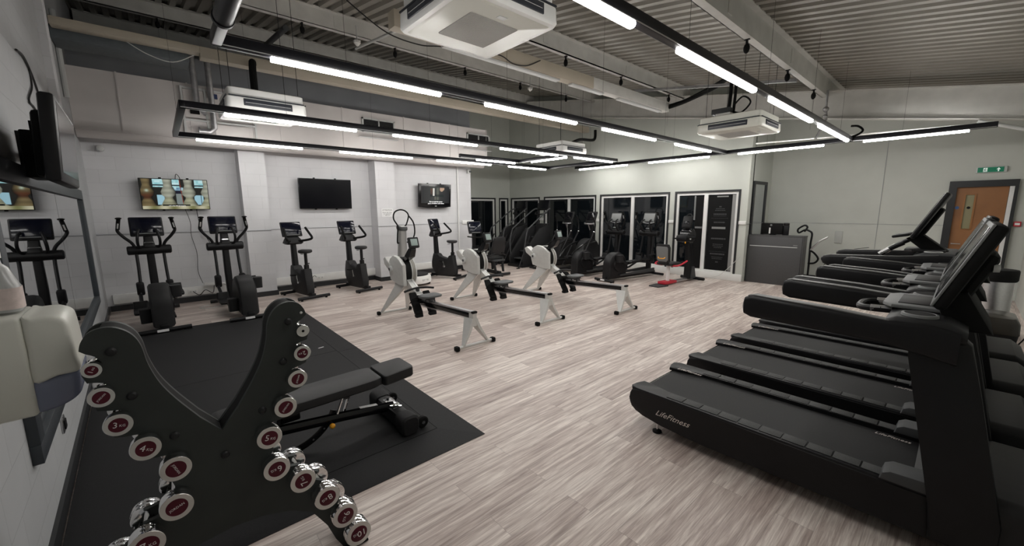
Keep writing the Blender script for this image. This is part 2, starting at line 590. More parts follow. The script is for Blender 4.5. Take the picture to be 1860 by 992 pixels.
# ------------------------------------------------------------------ windows
def window(idx, p0, p1, z0, z1, n, facing):
    """window between p0 and p1 along its wall; facing 'y' (wall y=10.3) or 'x' (wall x=-11.8)"""
    r = bpy.data.objects.new('window_%d' % idx, None)
    COL.objects.link(r)
    r['kind'] = 'structure'
    Wd = p1-p0
    def B(mb, a, b_, d0, d1, za, zb):
        if facing == 'y':
            mb.bx(p0+a, p0+b_, 10.3+d0, 10.3+d1, za, zb)
        else:
            mb.bx(-11.8-d1, -11.8-d0, p0+a, p0+b_, za, zb)
    mb = MB()
    t = 0.05
    B(mb, -0.0, t, -0.012, 0.10, z0, z1)
    B(mb, Wd-t, Wd, -0.012, 0.10, z0, z1)
    B(mb, t, Wd-t, -0.012, 0.10, z1-t, z1)
    mb.build('window_surround', TRIMB, r)
    mb = MB()
    f = 0.055
    B(mb, t, t+f, 0.012, 0.09, z0, z1-t)
    B(mb, Wd-t-f, Wd-t, 0.012, 0.09, z0, z1-t)
    B(mb, t+f, Wd-t-f, 0.012, 0.09, z1-t-f, z1-t)
    B(mb, t+f, Wd-t-f, 0.012, 0.09, z0, z0+f*0.7)
    for k in range(1, n):
        c = t+(Wd-2*t)*k/n
        B(mb, c-0.045, c+0.045, 0.010, 0.09, z0+f*0.7, z1-t-f)
    mb.build('window_frame', TRIMW, r)
    for k in range(n):
        a = t+(Wd-2*t)*k/n+0.045
        b_ = t+(Wd-2*t)*(k+1)/n-0.045
        mb = MB()
        B(mb, a, b_, 0.05, 0.06, z0+f*0.7, z1-t-f)
        mb.build('window_pane', GLASSD, r)
    return r
window(1, 8.35, 9.59, 0.17, 2.18, 1, 'x')
window(2, 9.76, 10.22, 0.17, 2.18, 1, 'x')
for i, (a, b_) in enumerate(WINS):
    win = window(3+i, a, b_, 0.17, 2.18, 2, 'y')
struct('trim_14', MB().bx(-11.8, -3.56, 10.62, 10.66, 0.1, 2.3), BLKM)
struct('trim_15', MB().bx(-12.16, -12.12, 8.2, 10.3, 0.1, 2.3), BLKM)
# poster boards fixed inside the last window
for k, (xa, xb, lab) in enumerate(((-4.62, -4.38, 'narrow black board taped behind glass in the left pane of the door window'),
                                   (-4.28, -3.74, 'tall black board with rows of faint grey writing taped in the right pane'))):
    o = thing('poster_board', (0, 0, 0), 0, lab, 'poster')
    MB().bx(xa, xb, 10.325, 10.34, 0.23, 2.04).build('board', BLKM, o)
    mb = MB()
    if k == 0:
        mb.bx(xa-0.03, xa+0.01, 10.318, 10.324, 1.45, 2.06)
        mb.bx(xb-0.06, xb+0.05, 10.318, 10.324, 1.24, 1.29)
        mb.bx(xa+0.02, xa+0.22, 10.318, 10.324, 1.24, 1.285)
        mb.build('tape', MGRY, o)
    else:
        mb.bx(xa+0.1, xa+0.42, 10.318, 10.324, 1.24, 1.29)
        mb.bx(xa+0.18, xa+0.44, 10.318, 10.324, 2.01, 2.04)
        mb.bx(xb-0.005, xb+0.09, 10.318, 10.324, 0.23, 2.06)
        mb.build('tape', mat('grey_tape', (0.24, 0.24, 0.235), 0.6), o)
        mb = MB()
        rnd = random.Random(3)
        for z, wd, hh in ((1.78, .05, .03), (1.73, .2, .016), (1.69, .24, .016), (1.6, .3, .03), (1.555, .3, .008), (1.50, .4, .006), (1.40, .26, .03),
                          (1.0, .34, .035), (0.86, .24, .016), (0.82, .24, .016), (0.78, .18, .016), (0.68, .4, .006), (0.62, .34, .035), (0.54, .26, .014), (0.5, .24, .014), (0.42, .06, .03)):
            xc = (xa+xb)/2
            x = xc-wd/2
            while x < xc+wd/2:
                l = rnd.uniform(0.015, 0.045)
                mb.bx(x, min(x+l, xc+wd/2), 10.3225, 10.3245, z-hh/2, z+hh/2)
                x += l+0.008
        mb.build('faded_print', mat('faded_print', (0.055, 0.055, 0.058), 0.8), o)

# ------------------------------------------------------------------ door and signs on the far wall
r = bpy.data.objects.new('door_1', None)
COL.objects.link(r)
r['kind'] = 'structure'
mb = MB()
mb.bx(DX0, -0.19, 11.74, 11.92, 0, 2.11); mb.bx(DX0, DX1, 11.74, 11.92, 2.11, DZ); mb.bx(0.515, DX1, 11.73, 11.92, 0, 2.11)
mb.build('door_frame', TRIMB, r)
leaf = MB()
leaf.bx(-0.19, -0.075, 11.80, 11.845, 0.01, 2.11); leaf.bx(0.065, 0.455, 11.80, 11.845, 0.01, 2.11)
leaf.bx(-0.075, 0.065, 11.80, 11.845, 0.01, 1.30); leaf.bx(-0.075, 0.065, 11.80, 11.845, 1.98, 2.11)
leaf.build('door_leaf', WOODD, r)
MB().bx(-0.06, 0.05, 11.812, 11.82, 1.315, 1.965).build('vision_panel', mat('wired_glass', (0.30, 0.28, 0.17), 0.1, spec=0.7), r)
mb = MB()
for a, b_, c, d in ((-0.085, -0.06, 1.30, 1.98), (0.05, 0.075, 1.30, 1.98), (-0.06, 0.05, 1.30, 1.315), (-0.06, 0.05, 1.965, 1.98)):
    mb.bx(a, b_, 11.785, 11.80, c, d)
mb.build('glazing_bead', mat('bead_wood', (0.30, 0.13, 0.04), 0.45), r)
MB().bx(0.46, 0.515, 11.76, 11.9, 0, 2.11).build('door_jamb', TRIMW, r)
MB().lathe([(0.03, 0), (0.03, 0.004)], (-0.155, 11.794, 1.72), 'y', 16).build('door_disc', mat('blue_disc', (0.05, 0.12, 0.3), 0.4), r)
MB().lathe([(0.025, 0), (0.025, 0.004)], (-0.005, 11.805, 1.72), 'y', 16).build('glass_disc', BLKM, r)
MB().rod((-0.15, 11.78, 1.02), (-0.15, 11.72, 1.02), 0.01).rod((-0.15, 11.73, 1.02), (-0.03, 11.73, 1.02), 0.009).build('door_handle', BRSH, r)

ex = thing('exit_sign', (0.2, 11.8, 2.42), 0, 'green running figure exit sign above the wooden door', 'sign')
MB().bx(-0.19, 0.19, -0.045, 0, -0.055, 0.055, 0.012).build('sign_box', LGRY, ex)
MB().bx(-0.17, 0.15, -0.049, -0.046, -0.045, 0.045).build('sign_face', mat('exit_green', (0.0, 0.10, 0.05), 0.4, emit=(0.0, 0.2, 0.1), es=0.25), ex)
WS = mat('sign_white', (0.8, 0.82, 0.8), 0.4, emit=(0.7, 0.9, 0.8), es=0.35)
mb = MB()
mb.prism([(0.06, 0.0), (0.085, 0.035), (0.11, 0.0), (0.093, 0.0), (0.093, -0.033), (0.077, -0.033), (0.077, 0.0)], 'y', -0.052, -0.049)
mb.bx(-0.10, -0.05, -0.052, -0.049, -0.035, 0.036)
mb.build('sign_symbol', WS, ex)
mb = MB().lathe([(0.006, 0), (0.006, 0.002)], (-0.075, -0.0535, 0.022), 'y', 12)
mb.tube([(-0.078, -0.0535, 0.014), (-0.082, -0.0535, -0.006), (-0.09, -0.0535, -0.03)], 0.004, 6)
mb.tube([(-0.082, -0.0535, -0.006), (-0.068, -0.0535, -0.013), (-0.066, -0.0535, -0.03)], 0.0035, 6)
mb.tube([(-0.094, -0.0535, 0.002), (-0.084, -0.0535, 0.011), (-0.068, -0.0535, 0.004), (-0.06, -0.0535, 0.01)], 0.003, 6)
mb.build('running_figure', mat('exit_green_dark', (0.0, 0.09, 0.05), 0.4), ex)
sw = thing('call_point', (0.62, 11.8, 1.42), 0, 'small red fire alarm call point right of the wooden door', 'alarm')
MB().bx(-0.045, 0.045, -0.04, 0, -0.045, 0.045, 0.008).build('alarm_case', REDP, sw)
MB().bx(-0.03, 0.03, -0.043, -0.04, -0.02, 0.02).build('alarm_face', WHT, sw)
o = MB().bx(-1.99, -1.85, 11.775, 11.8, 0.92, 1.20, 0.008).build('wall_plate', mat('pale_grey_plate', (0.45, 0.46, 0.44), 0.5))
tag(o, 'small blank pale rectangular plate on the grey wall behind the treadmills', 'wall plate')

# tall mirror in the narrow return by the desk
o = thing('wall_mirror', (-3.4, 11.0, 1.3), radians(-90), 'tall narrow mirror in a black frame on the return wall above the desk', 'mirror')
MB().bx(-0.38, 0.38, 0.003, 0.012, -1.0, 1.0).build('mirror_glass', MIRR, o)
mb = MB()
mb.bx(-0.45, -0.38, 0.0, 0.035, -1.05, 1.07); mb.bx(0.38, 0.45, 0.0, 0.035, -1.05, 1.07); mb.bx(-0.38, 0.38, 0.0, 0.035, 1.0, 1.07); mb.bx(-0.38, 0.38, 0.0, 0.035, -1.05, -1.0)
mb.build('mirror_frame', TRIMB, o)

# ------------------------------------------------------------------ steelwork
def purlin(idx, x, zt, zb, y0, y1):
    mb = MB()
    mb.bx(x-0.012, x+0.012, y0, y1, zb, zt)
    mb.bx(x-0.09, x+0.012, y0, y1, zb, zb+0.012)
    mb.bx(x-0.09, x-0.08, y0, y1, zb, zb+0.03)
    mb.bx(x-0.012, x+0.09, y0, y1, zt-0.012, zt)
    for k in range(int((y1-y0)/2.4)):
        yy = y0+1.2+2.4*k
        mb.bx(x-0.02, x+0.02, yy-0.05, yy+0.05, zb+0.05, zt-0.05)
    return struct('trim_%d' % idx, mb, STEEL)
PURL = {'a': (-2.05, 3.86), 'b': (-4.93, 4.40), 'd': (-7.63, 4.84), 'e': (-10.5, 5.36), 'f': (-13.3, 5.82)}
for i, k in enumerate('abdef'):
    x, zb = PURL[k]
    y1 = 12.0 if k == 'a' else 10.3
    purlin(16+i if i < 4 else 24, x, deck_z(x)-0.003, zb, -0.9, y1)
# pitched rafter in front of the window wall
mb = MB()
def slab(x0, x1, y0, y1, f0, f1):
    mb.prism([(x0, f0(x0)), (x1, f0(x1)), (x1, f1(x1)), (x0, f1(x0))], 'y', y0, y1)
bt = lambda x: 3.10-0.17*x
tp = lambda x: 3.62-0.17*x
slab(-16.2, XR, 9.995, 10.01, bt, tp)
slab(-16.2, XR, 9.92, 10.085, bt, lambda x: bt(x)+0.015)
slab(-16.2, XR, 9.92, 10.085, lambda x: tp(x)-0.015, tp)
struct('trim_20', mb, STEEL)
o = MB().tube([(-3.2, 9.88, 3.12), (-0.1, 9.88, 3.03)], 0.016, 8).build('conduit_pipe', WHT)
tag(o, 'thin white conduit run just under the lower edge of the far sloping rafter', 'pipe')
o = MB().tube([(-0.06, 9.9, 3.08), (0.74, 9.9, 2.76)], 0.03, 12).build('brace_pipe', LGRY)
tag(o, 'pale pipe slanting down from the rafter to the right-hand wall', 'pipe')
# ================================================================== ceiling services
ZL = 2.92
TRK = mat('black_track', (0.010, 0.010, 0.014), 0.35, spec=0.35)
def track(p0, p1, tubes, label, wires=2, bright='linear light tracks', base=0.0):
    """suspended black track from p0 to p1 (x,y), tubes = [(s0,s1)] distances along it"""
    a = Vector((p0[0], p0[1], 0)); b_ = Vector((p1[0], p1[1], 0))
    Lh = (b_-a).length
    rz = atan2(b_.y-a.y, b_.x-a.x)
    t = thing('light_track', (p0[0], p0[1], ZL), rz, label, 'ceiling light', bright)
    mb = MB().box((Lh/2, 0, 0.042), (Lh+0.062, 0.062, 0.084), 0.006)
    mb.build('track_housing', TRK, t)
    if tubes is not None:
        mb = MB().bx(-0.02, Lh+0.02, -0.0335, -0.031, 0.004, 0.012)
        mb.bx(-0.02, Lh+0.02, 0.031, 0.0335, 0.004, 0.012)
        mb.build('edge_trim', BRSH, t)
    for s0, s1 in (tubes or []):
        mb = MB().loft([[(s, -0.028, 0.001), (s, -0.030, -0.012), (s, -0.025, -0.024), (s, -0.011, -0.032), (s, 0.011, -0.032), (s, 0.025, -0.024), (s, 0.030, -0.012), (s, 0.028, 0.001)] for s in (s0, s1)])
        mb.build('light_tube', TUBE, t)
    for k in range(wires):
        s = Lh*(k+0.5)/wires
        wx = p0[0]+cos(rz)*s
        MB().rod((s, 0, 0.08), (s, 0, deck_z(wx)-ZL-0.01), 0.0016, seg=5).build('suspension_wire', CABB, t)
    return t
def seg(l, o): return [(a-o, b_-o) for a, b_ in l]
track((-3.69, 0.45), (-3.69, 9.6), seg([(0.79, 2.29), (2.88, 4.43), (5.06, 6.53), (7.29, 8.76)], 0.45), 'light track with the longest glowing row, passing left below the big cassette air conditioner', 5)
track((-6.07, 0.35), (-6.07, 8.9), seg([(0.74, 2.32), (2.90, 4.51), (5.08, 6.69), (7.27, 8.72)], 0.35), 'light track passing just in front of the leftmost cassette air conditioner', 4)
track((-8.42, 0.35), (-8.42, 8.9), seg([(0.61, 2.18), (2.87, 4.44), (5.09, 6.70), (7.33, 8.76)], 0.35), 'light track nearest the television wall, lowest of the long rows in the photo', 4)
track((-1.56, 0.45), (-1.56, 9.6), seg([(0.85, 2.41), (3.05, 4.62), (5.15, 6.82), (7.33, 9.30)], 0.45), 'light track nearest the treadmills, right of the big cassette air conditioner', 5)
track((-7.95, 9.6), (0.12, 9.6), seg([(-7.81, -6.20), (-5.56, -4.06), (-3.44, -1.95), (-1.38, -0.13)], -7.95), 'light track running along the window wall from the corner to the door side', 4)
track((-8.42, 8.9), (-6.07, 8.9), None, 'unlit black track link joining two light rows at their window end', 1, 'unlit track links')
track((-8.42, 0.35), (-6.07, 0.35), None, 'unlit black track link joining two light rows near the mirror wall', 1, 'unlit track links')
lk = track((-3.69, 0.45), (-1.56, 0.45), None, 'unlit black track link with a thick round sleeve, coming toward the camera', 1, 'unlit track links')
MB().rod((0.42, 0, 0.045), (1.9, 0, 0.045), 0.056, seg=24).lathe([(0.062, 0.40), (0.062, 0.43)], (0, 0, 0.045), 'x', 24).build('round_sleeve', TRK, lk)
track((-7.75, 5.3), (-7.75, 7.1), seg([(5.75, 6.94)], 5.3), 'short light track between two long rows in front of the far corner', 1)
track((-7.75, 7.1), (-6.07, 7.1), seg([(-7.29, -6.17)], -7.75), 'short slanting looking light track closing the small inner rectangle', 1)

VENTD = mat('vent_dark', (0.03, 0.035, 0.045), 0.4)
GRL = mat('intake_grille', (0.38, 0.36, 0.34), 0.7)
def cassette(loc, rz, size, h, label, wires=True):
    t = thing('cassette_air_conditioner', loc, rz, label, 'air conditioner', 'cassette air conditioners')
    s = size/2
    # body: lower flared casing with bevelled rim
    secs = []
    for f, z in ((0.80, 0.0), (0.97, 0.006), (1.0, 0.03), (0.99, h*0.55), (0.94, h*0.62), (0.94, h), (0.90, h+0.01)):
        secs.append(rsec(0, 0, size*f, size*f, size*0.06*f, z))
    MB().loft(secs).build('casing', CREAM if 'cream' in label else WHT, t)
    # face panel and grille
    mb = MB()
    mb.loft([rsec(0, 0, size*0.86, size*0.86, 0.03, -0.004), rsec(0, 0, size*0.9, size*0.9, 0.03, 0.006)])
    p = mb.build('face_panel', CREAM, t)
    MB().loft([rsec(0, 0, size*0.50, size*0.50, 0.02, -0.008), rsec(0, 0, size*0.50, size*0.50, 0.02, 0)]).build('intake_grille', GRL, t)
    mb = MB()
    n = 40
    for k in range(n):
        y_ = -size*0.24+size*0.48*k/(n-1)
        mb.bx(-size*0.245, size*0.245, y_-0.0015, y_+0.0015, -0.011, -0.008)
    mb.build('grille_slat', mat('grille_slat', (0.5, 0.49, 0.46), 0.6), t)
    MB().bx(size*0.30, size*0.35, -0.04, 0.04, -0.008, -0.003).build('receiver_window', LGRY, t)
    for k in range(4):
        a = k*pi/2
        M = Matrix.Rotation(a, 4, 'Z')
        mb = MB()
        mb.box((s*0.992, 0, h*0.34), (0.03, size*0.60, h*0.32), 0.004, M=M)
        sl = mb.build('air_slot', VENTD, t)
        mb = MB()
        mb.box((s*1.005, 0, h*0.33), (0.018, size*0.56, h*0.035), rot=(0, radians(20), 0), M=M)
        mb.build('louvre', LGRY, sl)
        mb = MB().box((s*0.985, 0, h*0.60), (0.012, size*0.93, h*0.05), M=M)
        mb.build('shadow_gap', VENTD, t)
    if wires:
        for sx in (-0.38, 0.38):
            for sy in (-0.42, 0.42):
                wx = loc[0]+size*sx
                MB().rod((size*sx, size*sy, h), (size*sx, size*sy, deck_z(wx)-loc[2]), 0.004, seg=6).build('hanging_rod', CABB, t)
    return t
cassette((-2.94, 2.22, 3.255), 0, 0.98, 0.26, 'large white cassette air conditioner hanging nearest the camera at the top of the photo')
c2 = cassette((-2.76, 7.62, 3.0), 0, 1.0, 0.25, 'cream cassette air conditioner hung under a steel channel before the window wall')
c0 = cassette((-7.03, 1.32, 3.10), 0, 0.97, 0.27, 'white cassette air conditioner hanging near the television wall behind the light rows')
cassette((-6.75, 7.55, 3.06), 0, 0.92, 0.24, 'white cassette air conditioner furthest away, half hidden by light rows in the far corner')
# boxes on top of the cream unit
o = thing('control_box', (-2.9, 7.6, 3.27), 0, 'small grey control box standing on top of the cream cassette air conditioner', 'box')
MB().bx(-0.22, 0.02, -0.08, 0.12, 0.0, 0.10, 0.004).build('box_base', WHT, o)
MB().bx(-0.30, 0.0, -0.06, 0.10, 0.10, 0.19, 0.004).build('box_lid', DGRY, o)

# trunking
o = thing('pipe_trunking', (-7.7, 0, 3.96), 0, 'long beige pipe trunking running from the mirror wall to the far corner', 'trunking')
MB().bx(-0.09, 0.09, -0.73, 0.72, 0.06, 0.15, 0.004).build('trunking_section', TRUNK, o)
MB().bx(-0.095, 0.095, 0.72, 9.75, 0.0, 0.15, 0.004).build('trunking_section', TRUNK, o)
o = thing('duct_box', (-7.7, 0, 3.92), 0, 'dark blue grey duct box against the mirror wall under the beige trunking', 'duct')
MB().bx(-0.6, -0.13, -0.76, 0.60, 0.0, 0.16, 0.01).build('duct_body', mat('duct_blue_grey', (0.10, 0.115, 0.125), 0.6, noise=0.1), o)
o = thing('pipe_trunking', (-4.72, 0, 3.86), 0, 'pipe trunking, beige near and pale grey beyond, ending near the cream cassette unit', 'trunking')
MB().bx(-0.08, 0.08, 2.3, 6.05, 0.0, 0.19, 0.004).build('trunking_section', TRUNK, o)
MB().bx(-0.08, 0.08, 6.05, 8.75, 0.0, 0.19, 0.004).build('trunking_section', STEEL, o)
mb = MB()
for a, b_ in ((3.0, 5.2), (5.5, 6.4), (6.9, 8.5)):
    mb.bx(-0.05, 0.05, a, b_, -0.035, -0.002, 0.01)
mb.build('unlit_batten', LGRY, o)
mb = MB().tube(smooth_pts([(-4.72, 8.78, 3.95), (-4.2, 8.6, 3.96), (-3.4, 8.2, 4.02), (-3.05, 7.85, 4.05), (-2.98, 7.75, 3.85), (-2.98, 7.7, 3.3)]), 0.03, 8)
mb.tube(smooth_pts([(-4.72, 8.78, 4.0), (-4.2, 8.65, 4.02), (-3.4, 8.25, 4.1), (-2.98, 7.85, 4.1), (-2.90, 7.75, 3.85), (-2.90, 7.7, 3.3)]), 0.024, 8)
mb.tube(smooth_pts([(-2.9, 7.7, 3.5), (-2.75, 7.68, 3.62), (-2.62, 7.66, 3.5), (-2.75, 7.66, 3.36), (-2.9, 7.7, 3.4)]), 0.014, 8)
tag(mb.build('insulated_pipes', BLKM), 'black insulated pipes dropping from the pale trunking down to the cream cassette unit', 'pipe')
dzc = lambda x: deck_z(x)-0.42
mb = MB()
mb.prism([(-4.9, 4.16), (-2.02, 3.70), (-2.02, 3.745), (-4.9, 4.205)], 'y', 7.75, 7.80)
tag(mb.build('steel_channel', GALV), 'galvanised channel slung between two roof beams above the cream cassette unit', 'channel')
mb = MB().tube(smooth_pts([(-7.35, 9.7, 3.98), (-7.32, 9.65, 3.75), (-7.25, 9.4, 3.66), (-7.0, 8.6, 3.56), (-6.8, 8.0, 3.38)]), 0.04, 8)
tag(mb.build('insulated_pipe', BLKM), 'black insulated pipe at the far end of the long beige trunking', 'pipe')
mb = MB().tube(smooth_pts([(-7.5, 1.35, 3.98), (-7.35, 1.32, 3.95), (-7.28, 1.3, 3.8), (-7.28, 1.3, 3.36)]), 0.05, 10)
tag(mb.build('insulated_pipe', BLKM), 'black bent pipe rising from the leftmost cassette unit to the beige trunking', 'pipe')

# pipes and frames on the bulkhead
mb = MB().tube([(-8.98, 0.72, 4.45), (-8.98, 0.72, 3.55), (-8.98, 0.80, 3.47), (-9.08, 0.82, 3.46)], 0.045, 12)
tag(mb.build('silver_pipe', GALV), 'shorter of two silver pipes dropping down the bulkhead left of the cassette unit', 'pipe')
mb = MB().tube([(-8.98, 0.93, 4.45), (-8.98, 0.93, 3.2), (-8.98, 0.86, 3.13), (-8.98, 0.72, 3.13)], 0.045, 12)
mb.lathe([(0.07, 0), (0.07, 0.02)], (-8.98, 0.70, 3.13), 'y', 14)
tag(mb.build('silver_pipe', GALV), 'longer silver pipe on the bulkhead ending in a sideways elbow', 'pipe')
o = thing('metal_frame', (-9.08, 0.95, 3.0), 0, 'pale metal framework with small panels fixed to the bulkhead behind the light rows', 'frame')
mb = MB()
for yy in (-0.42, -0.1, 0.62):
    mb.bx(0, 0.04, yy-0.015, yy+0.015, 0.02, 0.86)
for zz in (0.04, 0.32, 0.84):
    mb.bx(0.0, 0.035, -0.42, 0.62, zz-0.015, zz+0.015)
mb.build('frame_bars', LGRY, o)
MB().bx(0.0, 0.02, -0.40, -0.12, 0.36, 0.82).build('frame_panel', BULK, o)
MB().bx(0.0, 0.03, 0.0, 0.5, 0.06, 0.28).build('frame_panel', BULK, o)
MB().bx(0.0, 0.03, -0.05, 0.08, 0.72, 0.80).build('blue_plate', mat('navy_plate', (0.02, 0.04, 0.12), 0.4), o)
MB().bx(0.0, 0.03, -0.33, -0.2, 0.42, 0.50).build('dark_plate', BLKM, o)
for yc, lab in ((3.99, 'grey louvred wall grille on the bulkhead above the dark wall television'), (6.80, 'grey louvred wall grille near the right end of the bulkhead')):
    o = thing('air_grille', (-9.1, yc, 3.63), 0, lab, 'vent', 'bulkhead grilles')
    mb = MB()
    hw = 0.38
    for a, b_, c, d in ((-hw, -hw+0.03, -0.15, 0.15), (hw-0.03, hw, -0.15, 0.15), (-hw, hw, 0.12, 0.15), (-hw, hw, -0.15, -0.12), (-0.01, 0.01, -0.15, 0.15)):
        mb.bx(0, 0.05, a, b_, c, d)
    mb.build('grille_frame', LGRY, o)
    MB().bx(0, 0.012, -hw, hw, -0.14, 0.14).build('grille_back', BLKM, o)
    mb = MB()
    for k in range(11):
        mb.box((0.025, 0, -0.11+0.022*k), (0.022, 2*hw-0.05, 0.004), rot=(0, radians(35), 0))
    mb.build('grille_blade', DGRY, o)
    MB().box((0.05, -0.02, -0.27), (0.10, 0.9, 0.012), 0.003).build('drip_shelf', LGRY, o)
o = thing('sensor_unit', (-9.85, 6.98, 2.86), 0, 'small pale box sensor on the television wall right of the white conduit', 'sensor')
MB().box((0.03, 0, 0), (0.08, 0.10, 0.12), 0.012).build('sensor_case', LGRY, o)
MB().lathe([(0.03, 0), (0.03, 0.03)], (0.07, 0.02, -0.01), 'x', 14).build('sensor_lens', DGRY, o)
mb = MB().rod((-9.87, 6.62, 0.3), (-9.87, 6.62, 3.02), 0.02)
tag(mb.build('conduit_pipe', TRIMW), 'vertical white conduit on the television wall right of the small television', 'pipe')
o = MB().lathe([(0.05, 0), (0.055, 0.02), (0.045, 0.09), (0.0, 0.10)], (-9.88, -0.6, 2.82), 'x', 16).build('pipe_stub', LGRY)
tag(o, 'pale round stub on the wall under the left end of the bulkhead', 'stub')

# black cord grips clipped to the beams, some carrying a wire
cap_pts = [('d', 2.15), ('d', 3.79), ('d', 5.43), ('d', 7.08), ('d', 8.79), ('b', 5.68), ('b', 7.38), ('b', 9.35), ('a', 5.85), ('a', 7.59), ('a', 9.18), ('e', 0.4)]
labs = {
 'd': ['black oval cord grip left of the big cassette unit, nearest the mirror wall', 'black oval cord grip beside the left corner of the big cassette unit', 'black oval cord grip on the beam below the front corner of the big cassette unit', 'black oval cord grip beside the round white smoke detector', 'black oval cord grip at the far end of the beam with the smoke detectors'],
 'b': ['black oval cord grip on the beam just right of the big cassette unit', 'black oval cord grip mid way on the beam right of the big cassette unit', 'black oval cord grip where the steel channel meets the beam'],
 'a': ['larger black hook grip near the top of the rightmost roof beam', 'black grip half way along the rightmost roof beam', 'black grip at the far end of the rightmost roof beam'],
 'e': ['black grip on the leftmost roof beam above the beige trunking']}
cnt = {}
proto = None
for k, yy in cap_pts:
    x, zb = PURL[k]
    i = cnt.get(k, 0); cnt[k] = i+1
    loc = (x-0.05, yy, zb)
    if proto is None:
        t = thing('cord_grip', loc, 0, labs[k][i], 'cable grip', 'black cord grips on the roof beams')
        MB().sphere((0, 0, -0.11), 0.05, (0.75, 0.75, 1.25), 14).build('grip_body', BLKM, t)
        MB().bx(-0.012, 0.012, -0.012, 0.012, -0.06, 0.02).bx(-0.03, 0.03, -0.014, 0.014, -0.012, 0.004).build('clip', BLK, t)
        MB().rod((0, 0, -0.16), (0, 0, -0.7), 0.0014, seg=5).build('cord', CABB, t)
        proto = t
    else:
        t = dup(proto, loc, 0, labs[k][i])
# hanging grey bag from the rightmost beam
o = thing('hanging_weight', (-2.1, 5.85, 3.86), 0, 'grey rounded weight dangling on a wire below the black hook on the rightmost beam', 'weight')
MB().rod((0, 0, -0.1), (0, 0, -0.42), 0.003, seg=6).build('cord', CABB, o)
MB().lathe([(0.0, -0.58), (0.035, -0.57), (0.055, -0.52), (0.06, -0.45), (0.045, -0.42), (0, -0.415)], seg=16).build('weight_body', DGRY, o)
# smoke detectors
def detector(loc, lab):
    t = thing('smoke_detector', loc, 0, lab, 'smoke detector', 'smoke detectors')
    MB().lathe([(0.06, 0.0), (0.06, -0.03), (0.045, -0.045), (0.02, -0.075), (0, -0.078)], seg=20).build('detector_body', WHT, t)
    MB().rod((0, 0, 0.0), (0, 0, 0.25), 0.012).bx(-0.05, 0.05, -0.05, 0.05, -0.0, 0.012).build('mounting_base', LGRY, t)
detector((-7.35, 2.93, 4.65), 'round white smoke detector hanging left of the big cassette unit')
detector((-7.35, 7.10, 4.65), 'round white smoke detector hanging beyond the front corner of the big cassette unit')
# dangling black cable under the big cassette unit
mb = MB().tube(smooth_pts([(-5.4, 2.05, 4.33), (-5.2, 2.45, 4.01), (-5.1, 2.86, 3.93), (-4.9, 3.07, 3.90), (-4.8, 3.5, 3.93), (-4.62, 3.86, 3.90), (-4.62, 4.11, 3.845), (-4.62, 4.39, 3.873), (-4.64, 4.7, 4.02)], 8), 0.008, 6)
tag(mb.build('loose_cable', CABB), 'loose black cable looping under the front of the big cassette unit', 'cable')
mb = MB()
mb.rod((-7.6, 1.88, 4.66), (-9.4, 1.85, 4.83), 0.045)
tag(mb.build('dark_pipe', DGRY), 'dark round pipe lying across the roof beams above the longest light row', 'pipe')
mb = MB().rod((-7.6, 3.0, 4.62), (-5.1, 3.15, 4.40), 0.022)
tag(mb.build('pale_pipe', LGRY), 'pale slim pipe crossing between roof beams beside the big cassette unit', 'pipe')
mb = MB().tube(smooth_pts([(-7.6, -0.05, 3.97), (-7.6, 0.15, 3.86), (-7.6, 0.4, 3.82), (-7.6, 0.65, 3.97)]), 0.006, 6)
tag(mb.build('loose_cable', CABW), 'thin white cable drooping below the beige trunking near the mirror wall', 'cable')
mb = MB().tube(smooth_pts([(-1.6, 9.75, 3.22), (-1.5, 9.72, 3.2), (-1.42, 9.68, 3.12), (-1.46, 9.64, 3.05), (-1.6, 9.6, 2.99)]), 0.018, 8)
tag(mb.build('flex_conduit', BLKM), 'short black flexible conduit feeding the light track from the far rafter', 'conduit')
mb = MB().tube([(-2.0, 9.7, 3.92), (-2.0, 9.7, 3.6)], 0.02, 8).tube([(-2.0, 9.7, 3.6), (-1.98, 9.7, 3.4), (-2.1, 9.65, 3.05)], 0.022, 8)
mb.sphere((-2.0, 9.7, 3.58), 0.05).sphere((-2.0, 9.7, 3.45), 0.04)
tag(mb.build('pipe_joint', GALV), 'jointed grey pipe at the far end of the rightmost roof beam', 'pipe')
# ================================================================== televisions, mirror wall
def screen_mat(name, strength):
    m = bpy.data.materials.new(name)
    m.use_nodes = True
    N, Lk = m.node_tree.nodes, m.node_tree.links
    b = N['Principled BSDF']
    b.inputs['Base Color'].default_value = (0.005, 0.005, 0.006, 1)
    b.inputs['Roughness'].default_value = 0.15
    at = N.new('ShaderNodeVertexColor')
    at.layer_name = 'picture'
    Lk.new(at.outputs['Color'], b.inputs['Emission Color'])
    b.inputs['Emission Strength'].default_value = strength
    return m
def picture(name, wd, ht, nx, ny, fn, m, parent, x=0.0):
    """lit screen image: a fine grid in the local yz plane, facing +x, coloured by fn(u,v)"""
    me = bpy.data.meshes.new(name)
    vs = [(x, -wd/2+wd*i/nx, -ht/2+ht*j/ny) for j in range(ny+1) for i in range(nx+1)]
    fs = [(j*(nx+1)+i, j*(nx+1)+i+1, (j+1)*(nx+1)+i+1, (j+1)*(nx+1)+i) for j in range(ny) for i in range(nx)]
    me.from_pydata(vs, [], fs)
    ca = me.color_attributes.new('picture', 'FLOAT_COLOR', 'POINT')
    for j in range(ny+1):
        for i in range(nx+1):
            ca.data[j*(nx+1)+i].color = (*fn(i/nx, 1-j/ny), 1)
    me.materials.append(m)
    o = bpy.data.objects.new(name, me)
    COL.objects.link(o)
    o.parent = parent
    return o
def mixc(a, b_, t):
    t = max(0, min(1, t))
    return tuple(p*(1-t)+q*t for p, q in zip(a, b_))
